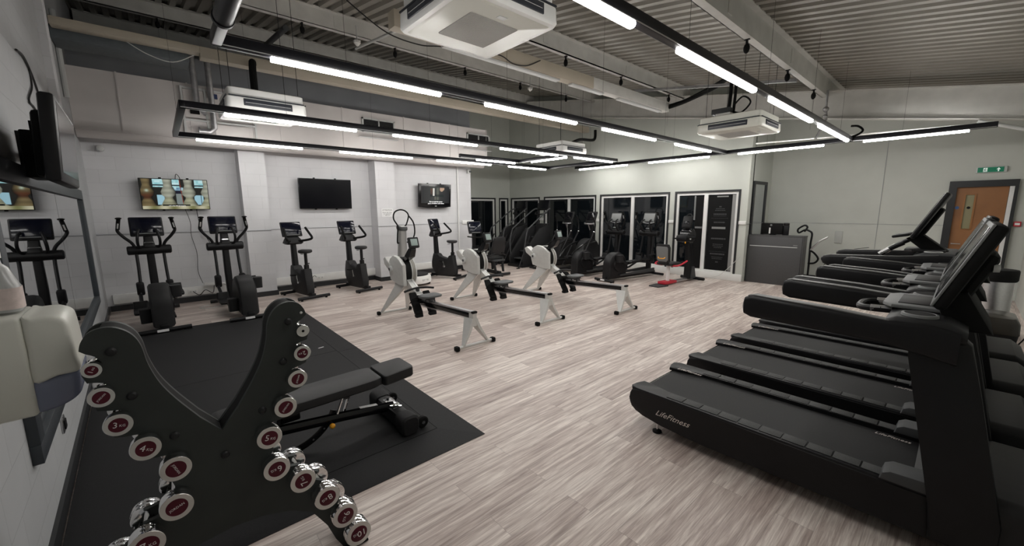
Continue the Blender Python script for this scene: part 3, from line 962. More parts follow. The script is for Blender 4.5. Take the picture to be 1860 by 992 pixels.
def sstep(a, b_, x):
    t = max(0, min(1, (x-a)/(b_-a)))
    return t*t*(3-2*t)
def baluster_(v):      # half width of a turned post at height v (0 top, 1 bottom)
    pts = [(0, .052), (.08, .05), (.2, .045), (.3, .062), (.42, .083), (.52, .075), (.6, .045), (.66, .05), (.75, .07), (.86, .09), (.93, .14), (1.0, .3)]
    for (a, x0), (b_, x1) in zip(pts, pts[1:]):
        if v <= b_:
            return x0+(x1-x0)*(v-a)/(b_-a)
    return .3
def baluster(v): return baluster_(v)*1.18
def pic1(u, v):
    def hsh(a, b_): return (sin(a*91.7+b_*47.3)*4371.3) % 1
    c = (0.012, 0.012, 0.010)
    if v < 0.26 and (0.18 < u < 0.34 or 0.46 < u < 0.57 or 0.80 < u < 0.99):
        c = mixc((0.30, 0.62, 0.66), (0.62, 0.86, 0.88), hsh(round(u*26), round(v*14)))
        if 0.17 < v < 0.215: c = (0.03, 0.05, 0.06)
    elif 0.26 < v < 0.37 and 0.46 < u < 0.62:
        c = mixc((0.05, 0.15, 0.3), (0.5, 0.75, 0.8), hsh(round(u*30), round(v*20)))
    elif 0.52 < v < 0.85 and (0.22 < u < 0.33 or 0.78 < u < 0.92):
        c = (0.36, 0.60, 0.70)
        if abs(u-0.885) < 0.006: c = (0.02, 0.03, 0.04)
    elif 0.48 < v < 0.85 and 0.50 < u < 0.60:
        c = (0.22, 0.26, 0.25)
    elif 0.37 < v < 0.5 and 0.46 < u < 0.6:
        c = (0.005, 0.005, 0.02)
    for cx_, k in ((0.09, 0), (0.395, 1), (0.705, 1), (1.0, 1)):
        hw = baluster(v)*(1.12 if k else 1.05)
        d = abs(u-cx_)/hw
        if d < 1.08:
            base = (0.42, 0.43, 0.34) if k else (0.26, 0.20, 0.10)
            if k and v > 0.6: base = (0.42, 0.42, 0.28)
            sh = (1-0.62*max(0, (u-cx_)/hw)**2-0.35*d*d)*(0.85+0.15*sin(v*38))
            if k == 0: base = mixc((0.20, 0.15, 0.07), (0.10, 0.035, 0.015), sstep(0.38, 0.55, v)*(1-sstep(0.6, 0.72, v)))
            if k == 0: base = mixc(base, (0.5, 0.62, 0.5), 0.9*math.exp(-((u-0.085)**2+(v-0.38)**2*0.35)/0.0006))
            c = mixc(tuple(q*sh for q in base), c, sstep(0.96, 1.08, d))
    if v > 0.9:
        c = mixc((0.20, 0.20, 0.08), (0.55, 0.52, 0.36), 0.5+0.5*sin(u*22+1))
    if abs(u-(0.575+0.03*v)) < 0.006 and v < 0.82:
        c = (0.22, 0.05, 0.03)
    if 0.29 < u < 0.70 and 0.84 < v < 0.89:
        c = (0.0, 0.0, 0.0)
    return c
def pic3(u, v):
    c = mixc((0.07, 0.075, 0.072), (0.025, 0.026, 0.028), abs(u-0.45)*2)
    c = mixc(c, (0.06, 0.055, 0.05), 0.4*(sin(u*60)*0.5+0.5)*(u < 0.35))
    if 0.40 < u < 0.47 and 0.1 < v < 0.55 and (u-0.40) < 0.02+0.1*v+0.03: c = (0.85, 0.82, 0.75)
    if 0.32 < u < 0.40 and 0.12 < v < 0.55: c = mixc((0.18, 0.10, 0.07), (0.05, 0.04, 0.04), v*1.6)
    if 0.52 < u < 0.64 and 0.08 < v < 0.8: c = mixc((0.16, 0.17, 0.14), (0.05, 0.05, 0.05), abs(u-0.58)*14)
    if 0.65 < u < 0.82 and 0.08 < v < 0.30 and (v-0.08) < 0.26-abs(u-0.72)*1.8: c = (0.62, 0.42, 0.30)
    if 0.30 < u < 0.8 and 0.48 < v < 0.62 and not (0.40 < u < 0.47): c = mixc(c, (0.02, 0.03, 0.03), 0.7)
    if 0.46 < u < 0.52 and v > 0.6 and v < 0.8: c = (0.16, 0.16, 0.13)
    return c
SC1 = screen_mat('lit_screen', 0.8)
CAP = mat('caption_white', (0.8, 0.8, 0.8), 0.5, emit=(1, 1, 1), es=0.9)
def tv(loc, rz, wd, ht, th, label, group, screen=None, tilt=0.0, bez=0.012, chin=0.0, arm=0.10):
    t = thing('wall_television', loc, rz, label, 'television', group)
    R_ = Matrix.Rotation(tilt, 4, 'Y')
    mb = MB().box((-th/2, 0, 0), (th, wd, ht), 0.01, M=R_)
    if chin:
        mb.prism([(-wd/2+0.03, -ht/2+0.005), (-wd*0.25, -ht/2-0.02), (wd*0.25, -ht/2-0.02), (wd/2-0.03, -ht/2+0.005)], 'x', -th*0.8, -0.01)
    mb.build('television_case', BLKG, t)
    o = MB().box((0.0008, 0, chin*0.4), (0.002, wd-2*bez, ht-2*bez-chin), M=R_).build('television_screen', SCR, t)
    if screen:
        nx, ny = screen[1]
        p = picture('screen_picture', wd-2*bez, ht-2*bez-chin, nx, ny, screen[0], SC1, t, 0.007)
        p.location = (0, 0, chin*0.4)
        p.rotation_euler = (0, tilt, 0)
    mb = MB()
    for s in (-0.2, 0.2):
        mb.box((-th-0.012, s*wd, 0), (0.02, 0.04, ht+0.04), M=R_)
    mb.box((-th-arm/2-0.01, 0, 0), (arm, 0.12, 0.16))
    mb.box((-th-arm, 0, 0), (0.012, 0.34, 0.22))
    mb.build('wall_bracket', BLKM, t)
    return t
t1 = tv((-9.75, 0.30, 2.07), 0, 0.98, 0.56, 0.04, 'wide wall television showing a lit picture of pale turned posts, above the two cross trainers', 'wall televisions', (pic1, (196, 112)), tilt=radians(4), arm=0.09)
text_obj('with using little governance', 0.022, CAP, 'caption', t1, face_m((0.010, 0.0, -0.208), (0, 1, 0), (0, 0, 1)))
t2 = tv((-9.76, 2.95, 2.13), 0, 1.14, 0.67, 0.04, 'wide wall television switched off, above the first exercise bike', 'wall televisions', tilt=radians(3), arm=0.08)
t3 = tv((-9.72, 5.78, 2.14), 0, 1.0, 0.62, 0.07, 'smaller glossy television with dark film picture and white caption, near the conduit', 'wall televisions', (pic3, (100, 62)), tilt=radians(5), bez=0.06, chin=0.05, arm=0.09)
for k, s in enumerate(('But we entirely across', 'piece of wildest code down')):
    text_obj(s, 0.045, CAP, 'caption', t3, face_m((0.018+0.002*k, 0.0, -0.165-0.048*k), (0, 1, 0), (0, 0, 1)))
MB().bx(0.0, 0.003, -0.03, 0.03, -0.29, -0.275).build('maker_badge', LGRY, t3)
mb = MB().tube(smooth_pts([(-9.82, 0.32, 2.33), (-9.82, 0.34, 2.44), (-9.82, 0.38, 2.40), (-9.82, 0.40, 2.30)]), 0.006, 6)
tag(mb.build('loose_cable', CABB), 'short black cable loop sticking up behind the lit television', 'cable')
mb = MB().tube(smooth_pts([(-9.84, 0.41, 1.80), (-9.84, 0.46, 1.55), (-9.84, 0.45, 1.3), (-9.84, 0.50, 0.95), (-9.84, 0.48, 0.6), (-9.83, 0.53, 0.36)]), 0.005, 6)
tag(mb.build('wall_cable', CABB), 'longer thin dark cable hanging from the lit television to the floor trunking', 'cable')
mb = MB().tube(smooth_pts([(-9.84, 0.58, 1.80), (-9.84, 0.60, 1.5), (-9.84, 0.66, 1.3), (-9.84, 0.72, 1.15)]), 0.007, 6).sphere((-9.84, 0.73, 1.13), 0.018)
tag(mb.build('wall_cable', CABB), 'shorter dark cable with a plug dangling from the lit television', 'cable')
o = thing('paper_notice', (-9.497, 4.27, 1.69), 0, 'white printed notice on the pier beside the vibration machine', 'notice')
MB().bx(0, 0.003, -0.15, 0.15, -0.10, 0.105).build('paper_sheet', PAPER, o)
text_obj('ATTENTION', 0.045, mat('print_grey', (0.12, 0.12, 0.12), 0.7), 'heading', o, face_m((0.004, 0, 0.065), (0, 1, 0), (0, 0, 1)))
text_obj('Please wipe down\nthe equipment\nafter use', 0.034, MATS['print_grey'], 'notice_text', o, face_m((0.004, 0, -0.025), (0, 1, 0), (0, 0, 1)))
def socket(loc, rz, lab, m=WHT, n=2, group=None):
    t = thing('wall_socket', loc, rz, lab, 'socket', group)
    MB().box((0.006, 0, 0), (0.012, 0.075*n, 0.086), 0.004).build('socket_plate', m, t)
    for k in range(n):
        MB().box((0.013, (k-(n-1)/2)*0.07, -0.008), (0.003, 0.03, 0.03)).build('socket_face', LGRY if m is WHT else DGRY, t)
    return t
socket((-9.84, 0.36, 0.22), 0, 'white double socket on the skirting trunking left of the tangled leads', group='skirting sockets')
socket((-9.84, 2.7, 0.22), 0, 'white double socket on the skirting trunking behind the two exercise bikes', group='skirting sockets')
o = MB().box((-9.76, 0.72, 0.33), (0.07, 0.36, 0.05), 0.008, rot=(radians(-6), 0, 0)).build('extension_block', WHT)
tag(o, 'white extension block resting on the skirting trunking between the cross trainers', 'extension lead')
mb = MB().tube(smooth_pts([(-9.72, 0.85, 0.32), (-9.5, 1.0, 0.2), (-9.3, 1.0, 0.02), (-9.1, 0.8, 0.012), (-8.95, 0.55, 0.012), (-9.1, 0.40, 0.012), (-9.25, 0.55, 0.012)], 8), 0.007, 6)
tag(mb.build('loose_cable', CABW), 'white cable coiling on the floor between the two cross trainers', 'cable')
mb = MB().tube(smooth_pts([(-9.80, 0.36, 0.22), (-9.72, 0.45, 0.15), (-9.7, 0.55, 0.24), (-9.74, 0.66, 0.16), (-9.78, 0.7, 0.3)], 6), 0.007, 6)
tag(mb.build('loose_cable', CABB), 'black lead tangled along the skirting below the extension block', 'cable')
mb = MB().tube(smooth_pts([(-9.80, 2.6, 0.24), (-9.6, 2.5, 0.3), (-9.5, 2.35, 0.18), (-9.35, 2.25, 0.05)], 6), 0.006, 6)
tag(mb.build('loose_cable', CABB), 'thin black lead running from the skirting to the first exercise bike', 'cable')

def onwall(name, x, z, lab, cat, off=0.0, group=None):
    return thing(name, (x, lwy(x)+off, z), LW_A, lab, cat, group)
# big gym mirror
o = onwall('gym_mirror', -5.38, 1.27, 'large wall mirror in a slate grey frame reflecting the cross trainer', 'mirror')
W2, ZT, ZB = 2.49, 0.77, -0.75
MB().bx(-W2+0.05, W2-0.05, 0.004, 0.014, ZB+0.05, ZT-0.05).build('mirror_glass', MIRR, o)
mb = MB()
mb.bx(-W2, W2, 0.0, 0.04, ZT-0.12, ZT, 0.004)
mb.bx(-W2, W2, 0.0, 0.04, ZB, ZB+0.10, 0.004)
mb.bx(-W2, -W2+0.11, 0.0, 0.041, ZB+0.10, ZT-0.12, 0.004)
mb.bx(W2-0.11, W2, 0.0, 0.041, ZB+0.10, ZT-0.12, 0.004)
mb.build('mirror_frame', FRAMEG, o)
MB().bx(-0.002, 0.002, 0.0141, 0.0146, ZB+0.1, ZT-0.12).build('glass_joint', DGRY, o)
# side television on an arm
o = onwall('arm_television', -3.5, 2.12, 'old black television on a swing arm above the mirror, seen edge on', 'television')
R_ = Matrix.Translation((0, 0.27, 0)) @ Matrix.Rotation(radians(-3), 4, 'X')
MB().box((0, -0.03, 0), (0.92, 0.06, 0.43), 0.015, M=R_).build('television_case', BLK, o)
MB().box((0, -0.08, -0.02), (0.6, 0.05, 0.34), 0.02, M=R_).build('back_cover', BLKM, o)
MB().box((0, 0.0005, 0.01), (0.84, 0.002, 0.35), M=R_).build('television_screen', SCR, o)
mb = MB()
mb.bx(-0.95, -0.65, 0.0, 0.025, -0.18, 0.16); mb.box((-0.42, 0.095, 0.0), (0.82, 0.05, 0.06), 0.01, rot=(0, 0, radians(9))); mb.bx(-0.12, 0.12, 0.145, 0.165, -0.12, 0.12); mb.bx(-0.55, -0.25, 0.06, 0.14, -0.16, 0.12, 0.01)
mb.build('swing_arm', BLKM, o)
def wp(x, z, off=0.01): return (x, lwy(x)+off, z)
mb = MB().tube(smooth_pts([wp(-4.78, 2.94), wp(-5.1, 2.97), wp(-5.45, 2.88), wp(-5.68, 2.70), wp(-5.7, 2.5), wp(-5.2, 2.3, 0.03), wp(-4.4, 2.2, 0.06)], 8), 0.008, 6)
tag(mb.build('wall_cable', CABB), 'black cable arching down the mirror wall to the side television', 'cable')
mb = MB().tube(smooth_pts([wp(-5.3, 2.93), wp(-5.25, 2.78), wp(-4.95, 2.62), wp(-5.2, 2.60), wp(-5.6, 2.5)], 8), 0.007, 6)
tag(mb.build('wall_cable', CABB), 'second black cable looping lower behind the side television', 'cable')
mb = MB().tube([wp(-8.3, 3.3, 0.03), wp(-8.3, 4.4, 0.03)], 0.03, 10)
tag(mb.build('conduit_pipe', LGRY), 'pale vertical conduit high on the mirror wall beside the dark slot', 'pipe')
o = onwall('wall_slot', -8.75, 3.72, 'narrow dark vent slot high on the mirror wall near the corner', 'vent')
mb = MB()
mb.bx(-0.09, -0.06, 0, 0.03, -0.30, 0.30); mb.bx(0.06, 0.09, 0, 0.03, -0.30, 0.30); mb.bx(-0.06, 0.06, 0, 0.03, 0.27, 0.30); mb.bx(-0.06, 0.06, 0, 0.03, -0.30, -0.27)
mb.build('slot_frame', LGRY, o)
MB().bx(-0.06, 0.06, 0.0, 0.01, -0.27, 0.27).build('slot_opening', BLKM, o)
struct('trim_22', MB().prism([(-6.6, lwy(-6.6)), (-6.9, lwy(-6.9)), (-6.9, lwy(-6.9)+0.06), (-6.6, lwy(-6.6)+0.06)], 'z', 2.35, 5.0), BLOCK)
o = onwall('light_switch', -3.8, 0.37, 'small black power socket low on the wall below the mirror', 'socket')
MB().bx(-0.05, 0.05, 0.0, 0.012, -0.05, 0.05, 0.004).build('socket_plate', BRSH, o)
MB().bx(-0.03, 0.03, 0.012, 0.02, -0.03, 0.03, 0.003).build('socket_face', BLK, o)

# roll dispenser near the camera with a bottle standing on it
DX = -2.22
o = onwall('roll_dispenser', DX, 1.04, 'cream paper roll dispenser with a tinted lower window, on the wall nearest the camera', 'dispenser')
def side_loft(prof, w_, r_):
    """rounded body: side profile in (y, z) swept across the width with soft edges"""
    prof = [(p.x, p.y) for p in smooth_pts([(a, b_, 0) for a, b_ in prof], 4, closed=True)]
    cy = (min(p[0] for p in prof)+max(p[0] for p in prof))/2; cz = (min(p[1] for p in prof)+max(p[1] for p in prof))/2
    hy = (max(p[0] for p in prof)-min(p[0] for p in prof))/2; hz = (max(p[1] for p in prof)-min(p[1] for p in prof))/2
    secs = []
    for a in (90, 60, 30, 0):
        k = r_*(1-cos(radians(a)))
        secs.append((-w_/2+r_*(1-sin(radians(a))), k))
    secs += [(-x, k) for x, k in reversed(secs)]
    return MB().loft([[(x, cy+(p[0]-cy)*(1-k/hy), cz+(p[1]-cz)*(1-k/hz)) for p in prof] for x, k in secs])
MB().box((0, 0.088, 0.178), (0.27, 0.176, 0.356), 0.014, seg=4).build('dispenser_body', CREAM, o)
side_loft([(0.174, 0.118), (0.174, 0.235), (0.174, 0.350), (0.20, 0.352), (0.245, 0.350), (0.277, 0.330), (0.285, 0.29), (0.289, 0.20), (0.290, 0.136), (0.235, 0.128)], 0.265, 0.02).build('front_cover', CREAM, o)
side_loft([(0.16, 0.006), (0.16, 0.06), (0.16, 0.122), (0.23, 0.130), (0.287, 0.136), (0.290, 0.09), (0.282, 0.05), (0.255, 0.022), (0.21, 0.006)], 0.25, 0.025).build('tinted_window', BLUEW, o)
o = thing('spray_bottle', (DX-0.01, lwy(DX)+0.115, 1.405), LW_A, 'half clear bottle with a worn pinkish label standing on the roll dispenser', 'bottle')
MB().loft([rsec(0, 0, 0.095, 0.11, 0.03, 0), rsec(0, 0, 0.10, 0.118, 0.035, 0.008), rsec(0, 0, 0.10, 0.118, 0.035, 0.085), rsec(0, 0, 0.092, 0.108, 0.035, 0.10), rsec(0, 0, 0.06, 0.075, 0.025, 0.155), rsec(0, 0, 0.04, 0.05, 0.018, 0.17), rsec(0, 0, 0.038, 0.046, 0.018, 0.19)]).build('bottle_body', BOTC, o)
MB().loft([rsec(0, 0, 0.102, 0.12, 0.036, 0.010), rsec(0, 0, 0.102, 0.12, 0.036, 0.085)]).build('bottle_label', BOTT, o)
MB().lathe([(0.027, 0.19), (0.027, 0.215), (0.022, 0.22), (0.012, 0.225), (0.012, 0.25), (0, 0.252)], seg=18).build('bottle_cap', WHT, o)
# ================================================================== mats, rack, dumbbells, bench
MX0, MX1, MY1 = -7.75, -2.325, 1.75
IX1, IY1 = -2.63, 1.50
def mwy(x): return lwy(x)+0.03
mb = MB()
mb.prism([(MX0+0.30, mwy(MX0+0.3)), (-5.05, mwy(-5.05)), (-5.05, IY1), (MX0+0.30, IY1)], 'z', 0.001, 0.016)
tag(mb.build('floor_mat', RUB), 'black rubber floor mat at the far side, by the first cross trainer', 'mat', 'rubber mat panels')
mb = MB()
mb.prism([(-5.045, mwy(-5.045)), (-2.635, mwy(-2.635)), (-2.635, IY1), (-5.045, IY1)], 'z', 0.001, 0.016)
mt = mb.build('floor_mat', RUB)
tag(mt, 'black rubber floor mat panel under the weight bench and dumbbell rack', 'mat', 'rubber mat panels')
def ramp(pts_in, pts_out, lab):
    """bevelled edge strip: inner edge high, outer edge thin"""
    mb = MB()
    (a, b_), (c, d) = pts_in, pts_out
    A = [(a[0], a[1], 0.001), (b_[0], b_[1], 0.001), (d[0], d[1], 0.001), (c[0], c[1], 0.001)]
    B = [(a[0], a[1], 0.0155), (b_[0], b_[1], 0.0155), (d[0], d[1], 0.004), (c[0], c[1], 0.004)]
    mb.loft([A, B])
    tag(mb.build('mat_edging', RUB), lab, 'mat edging', 'sloping mat edges')
ramp(((-5.0, IY1+0.004), (IX1, IY1+0.004)), ((-5.0, MY1), (MX1, MY1)), 'sloping rubber edging along the rower side of the mat, right of the bench')
ramp(((MX0+0.30, IY1+0.004), (-5.004, IY1+0.004)), ((MX0, MY1), (-5.004, MY1)), 'sloping rubber edging on the rower side beyond the bench, toward the bikes')
ramp(((IX1, IY1+0.004), (IX1, 0.62)), ((MX1, MY1), (MX1, 0.62)), 'sloping rubber edging in front of the bench wheels, at the near mat corner')
ramp(((IX1, 0.615), (IX1, -0.55)), ((MX1, 0.615), (MX1, -0.55)), 'sloping rubber edging passing under the dumbbell rack')
ramp(((MX0+0.296, IY1), (MX0+0.296, mwy(MX0))), ((MX0, MY1-0.004), (MX0, mwy(MX0))), 'sloping rubber edging at the far end of the mat beside the first cross trainer')
PR = mat('worn_white_print', (0.55, 0.55, 0.55), 0.7)
text_obj('JORDAN', 0.05, PR, 'mat_lettering', mt, face_m((-2.78, 1.36, 0.017), (0.55, -0.83, 0), (0.83, 0.55, 0)), 0.0003)
o = MB().box((-5.3, 1.39, 0.0165), (0.07, 0.02, 0.001), rot=(0, 0, radians(-75))).build('worn_sticker', PAPER)
tag(o, 'small white worn sticker on the mat beyond the bench', 'sticker')

# -------- rack: two matching butterfly side plates joined by spacer bolts
RC = 0.105                      # centre line in y
Hs = [1.206, 1.105, 0.992, 0.877, 0.761, 0.607, 0.502, 0.366, 0.229, 0.095]
Ys = [0.334, 0.322, 0.292, 0.232, 0.158, 0.172, 0.270, 0.366, 0.440, 0.497]   # handle offsets from centre
def hub(i): return Ys[i]+0.0, Hs[i]
right = []
right += [(0.0, 0.835)]
inner = [(0.065, 0.92), (0.125, 1.015), (0.167, 1.097), (0.192, 1.18), (0.203, 1.255), (0.222, 1.302), (0.255, 1.333), (0.293, 1.343), (0.330, 1.332), (0.352, 1.302), (0.360, 1.272)]
inner = [(p.x, p.y) for p in smooth_pts([(a, b_, 0) for a, b_ in inner], 5)]
right += inner
right += [(0.345, 1.258)]
for i in range(10):
    y_, z_ = Ys[i], Hs[i]
    rr = 0.017
    # ceiling of the notch, cradle, then lip
    right += [(y_-0.012, z_+0.040), (y_-0.026, z_+0.016), (y_-0.022, z_-0.008), (y_-0.004, z_-0.019), (y_+0.014, z_-0.014)]
    if i < 9:
        yn, zn = Ys[i+1], Hs[i+1]
        lipy = y_+0.026 if i < 4 else y_+0.030
        right += [(y_+0.026, z_-0.004), (lipy+0.004, z_-0.022)]
        if i < 4:
            right += [(lipy-0.006, (z_+zn)/2-0.002), (lipy-0.030, zn+0.047)]
        elif i == 4:
            right += [(y_+0.02, z_-0.06), (yn+0.0, zn+0.06)]
        else:
            right += [(lipy+0.012, z_-0.045), (yn+0.008, zn+0.052)]
right += [(0.53, 0.085), (0.56, 0.0)]
right += [(0.44, 0.0), (0.405, 0.07), (0.37, 0.17), (0.31, 0.28), (0.22, 0.34), (0.11, 0.375), (0.0, 0.385)]
left = [(-a, b_) for a, b_ in reversed(right[1:-1])]
outline = right+left
RX = -1.98
rack = thing('dumbbell_rack', (RX, RC, 0.0), 0, 'dark grey butterfly shaped dumbbell rack standing at the edge of the rubber mats', 'rack')
for k, x in enumerate((0.0, -0.095)):
    MB().prism([(a, b_+0.005) for a, b_ in outline], 'x', x-0.011, x+0.011, 0.002).build('side_plate', PANEL, rack)
for a, b_ in ((0.283, 1.259), (0.248, 1.08), (0.149, 0.880), (0.0, 0.732)):
    for s in ((-1, 1) if a else (1,)):
        mb = MB().rod((-0.084, s*a, b_), (-0.011, s*a, b_), 0.012)
        mb.lathe([(0.016, 0.0), (0.016, 0.004), (0.010, 0.011), (0.0, 0.013)], (0.011, s*a, b_), 'x', 16)
        mb.build('spacer_bolt', CHAR, rack)
web = MB()
ip = [(-a, b_) for a, b_ in reversed(inner)]+[(0.0, 0.835)]+inner
ip = ip[14:-14]
web.loft([[(-0.084, a, b_+0.005), (-0.011, a, b_+0.005), (-0.011, a+(0.006 if a < 0 else -0.006)*-1, b_-0.004), (-0.084, a+(0.006 if a < 0 else -0.006)*-1, b_-0.004)] for a, b_ in ip])
web.build('inner_web', BLKM, rack)
MB().lathe([(0.006, 0.0), (0.0, 0.004)], (0.011, 0.34, 1.29), 'x', 10).build('edge_screw', LGRY, rack)
for s in (-1, 1):
    MB().bx(-0.13, 0.05, s*0.50-0.055, s*0.50+0.055, 0.0, 0.012, 0.003).build('base_foot', BLKM, rack)

# -------- chrome dumbbells: heads outside both plates
words = {1: ('one', '1KG'), 2: ('two', '2KG'), 3: ('three', '3KG'), 4: ('four', '4KG'), 5: ('five', '5KG'), 6: ('six', '6KG'), 7: ('seven', '7KG'), 8: ('eight', '8KG'), 9: ('nine', '9KG'), 10: ('ten', '10KG')}
radii = [0.027, 0.036, 0.041, 0.046, 0.050, 0.054, 0.056, 0.059, 0.062, 0.065]
thick = [0.026, 0.032, 0.038, 0.044, 0.048, 0.054, 0.058, 0.062, 0.066, 0.070]
LETT = mat('label_lettering', (0.75, 0.72, 0.72), 0.5)
FACE = mat('chrome_face', (0.62, 0.62, 0.60), 0.32, metal=0.75)
rot_text = {('R', 2): 190, ('R', 3): 70, ('R', 4): 50, ('R', 5): -15, ('R', 6): 190, ('R', 7): 110, ('R', 8): 200, ('R', 9): -110, ('R', 10): 185,
            ('L', 1): 60, ('L', 2): 45, ('L', 3): -10, ('L', 4): -25, ('L', 5): -70, ('L', 6): 20, ('L', 7): 5}
plain = {('R', 3), ('R', 4), ('L', 2), ('L', 5), ('L', 6)}
for side in 'RL':
    for i in range(10):
        n = i+1
        r_, th = radii[i], thick[i]
        y_ = Ys[i] if side == 'R' else -Ys[i]
        if side == 'L' and n > 8: continue
        half = 0.062
        where = 'right' if side == 'R' else 'left'
        tier = 'upper' if i < 5 else 'lower'
        if (side, n) == ('R', 1):
            lab = 'smallest chrome dumbbell with no red disc, at the top right of the dumbbell rack'
        else:
            lab = '%s kilogram chrome dumbbell with dark red disc, on the %s %s edge of the rack' % (words[n][0], tier, where)
        t = thing('dumbbell', (RX-0.047, RC+y_, Hs[i]+0.005), 0, lab, 'dumbbell', 'chrome dumbbells on the rack')
        MB().lathe([(0.0135, -half), (0.0150, -half*0.5), (0.0160, 0), (0.0150, half*0.5), (0.0135, half)], axis='x', seg=18).build('handle', CHR, t)
        for s in (1, -1):
            mb = MB().lathe([(r_*0.86, s*half), (r_*0.97, s*(half+0.002)), (r_*0.99, s*(half+th*0.45)), (r_*0.975, s*(half+th*0.48)), (r_*0.975, s*(half+th*0.52)), (r_, s*(half+th*0.55)), (r_, s*(half+th*0.93)), (r_*0.97, s*(half+th))], axis='x', seg=40)
            hd = mb.build('weight_head', CHR, t)
            mb = MB().lathe([(r_*0.965, s*(half+th)), (r_*0.95, s*(half+th+0.0012))], axis='x', seg=40)
            mb.build('end_ring', FACE, hd)
            if (side, n) == ('R', 1):
                MB().lathe([(r_*0.22, s*(half+th+0.0012)), (r_*0.22, s*(half+th+0.002))], axis='x', seg=16).build('end_hole', BLKM, hd)
                continue
            MB().lathe([(r_*0.64, s*(half+th+0.0012)), (r_*0.62, s*(half+th+0.002))], axis='x', seg=32).build('label_disc', RED, hd)
            if s == 1:
                a = radians(rot_text.get((side, n), 0))
                rt = Vector((0, cos(a), sin(a))); up = Vector((0, -sin(a), cos(a)))
                xo = half+th+0.0024
                if (side, n) in plain:
                    text_obj('JORDAN', r_*0.24, LETT, 'disc_lettering', hd, face_m((xo, 0, 0), rt, up), 0.0003)
                else:
                    d = str(n)
                    text_obj(d, r_*0.72, LETT, 'disc_number', hd, face_m(Vector((xo, 0, 0))-rt*r_*0.20, rt, up), 0.0003)
                    text_obj('KG', r_*0.30, LETT, 'disc_unit', hd, face_m(Vector((xo, 0, 0))+rt*r_*0.26-up*r_*0.06, rt, up), 0.0003)

# -------- adjustable bench
bx0 = -3.03
t = thing('weight_bench', (bx0, 0.8, 0.016), 0, 'black adjustable weight bench with chrome fittings, lying on the rubber mat', 'bench')
def pad(mb, y0, y1, w0, w1, z, th, rr=0.05, dz=0.0):
    secs = []
    for f, zz in ((0.92, 0), (1.0, 0.012), (1.0, th-0.018), (0.97, th-0.005), (0.90, th)):
        ring = []
        base = rrect(0, 0, 1, 1, 0.12, 5)
        for u, v in base:
            yy = (y0+y1)/2+v*(y1-y0)*(1-(1-f)*0.35)
            wd = w0+(w1-w0)*(v+0.5)
            ring.append((u*wd*f, yy, z+zz+dz*(v+0.5)))
        secs.append(ring)
    mb.loft(secs)
    return mb
pad(MB(), -0.68, 0.385, 0.29, 0.32, 0.355, 0.07, dz=0.02).build('back_pad', VINYL, t)
pad(MB(), 0.395, 0.655, 0.32, 0.29, 0.365, 0.082, dz=0.015).build('seat_pad', VINYL, t)
mb = MB()
mb.bx(-0.04, 0.04, -0.6, 0.36, 0.33, 0.356); mb.bx(-0.10, 0.10, -0.5, -0.46, 0.335, 0.357); mb.bx(-0.10, 0.10, 0.1, 0.14, 0.335, 0.357); mb.bx(-0.045, 0.045, 0.40, 0.64, 0.34, 0.368)
mb.build('pad_frame', BLKG, t)
mb = MB().tube([(0.03, -0.42, 0.235), (0.03, 0.10, 0.175), (0.03, 0.50, 0.12)], 0.036, 10, flat=(1.1, 0.9))
mb.build('main_beam', BLKG, t)
mb = MB().tube([(0.03, -0.40, 0.235), (0.0, -0.60, 0.05)], 0.03, 8); mb.bx(-0.28, 0.28, -0.66, -0.58, 0.0, 0.07, 0.02)
mb.build('front_support', BLKM, t)
mb = MB().tube([(0.02, -0.34, 0.22), (0.0, -0.30, 0.34)], 0.028, 8); mb.box((0.0, -0.25, 0.31), (0.09, 0.12, 0.09), 0.01)
mb.build('pivot_post', BLKG, t)
mb = MB().box((0.03, 0.50, 0.075), (0.46, 0.12, 0.13), 0.035)
mb.build('rear_crossbar', BLK, t)
for s in (-1, 1):
    mb = MB().loft([rsec(0.50, 0.075, 0.13, 0.14, 0.04, 0.03+s*0.18, axis='x'), rsec(0.50, 0.077, 0.145, 0.155, 0.045, 0.03+s*0.24, axis='x'), rsec(0.50, 0.077, 0.145, 0.155, 0.045, 0.03+s*0.315, axis='x'), rsec(0.50, 0.075, 0.12, 0.13, 0.04, 0.03+s*0.33, axis='x')])
    mb.build('end_cap', RUB, t)
    mb = MB().lathe([(0.038, -0.02), (0.048, -0.012), (0.048, 0.012), (0.038, 0.02)], (0.03+s*0.28, 0.62, 0.05), 'x', 20)
    wh = mb.build('wheel', BLKM, t)
    MB().lathe([(0.014, -0.023), (0.014, 0.023)], (0.03+s*0.28, 0.62, 0.05), 'x', 12).build('wheel_hub', CHR, wh)
    MB().rod((0.03+s*0.28, 0.62, 0.05), (0.03+s*0.28, 0.55, 0.06), 0.010).build('axle_bracket', BLK, t)
MB().box((0.03, 0.50, 0.144), (0.20, 0.075, 0.008), 0.002).build('chrome_plate', CHR, t)
mb = MB()
for sx in (-0.06, 0.12):
    mb.lathe([(0.012, 0.147), (0.010, 0.158), (0, 0.159)], (sx, 0.50, 0), 'z', 8)
mb.build('plate_bolt', DGRY, t)
mb = MB()
arc = [(0.03, -0.30+0.36*cos(a), 0.36-0.33*sin(a)) for a in [radians(20+8*k) for k in range(11)]]
mb.tube(arc, 0.026, 4, flat=(1.0, 0.25))
mb.build('ladder_arc', BLKG, t)
mb = MB()
for k in range(1, 10, 2):
    p = arc[k]
    mb.lathe([(0.007, 0), (0.007, 0.003)], (p[0]+0.006, p[1], p[2]), 'x', 10)
mb.build('ladder_rivet', CHR, t)
mb = MB().rod((0.055, 0.0, 0.17), (0.09, 0.0, 0.165), 0.014)
kn = mb.build('pop_pin', BLK, t)
MB().sphere((0.103, 0.0, 0.163), 0.02).build('pin_knob', YEL, kn)
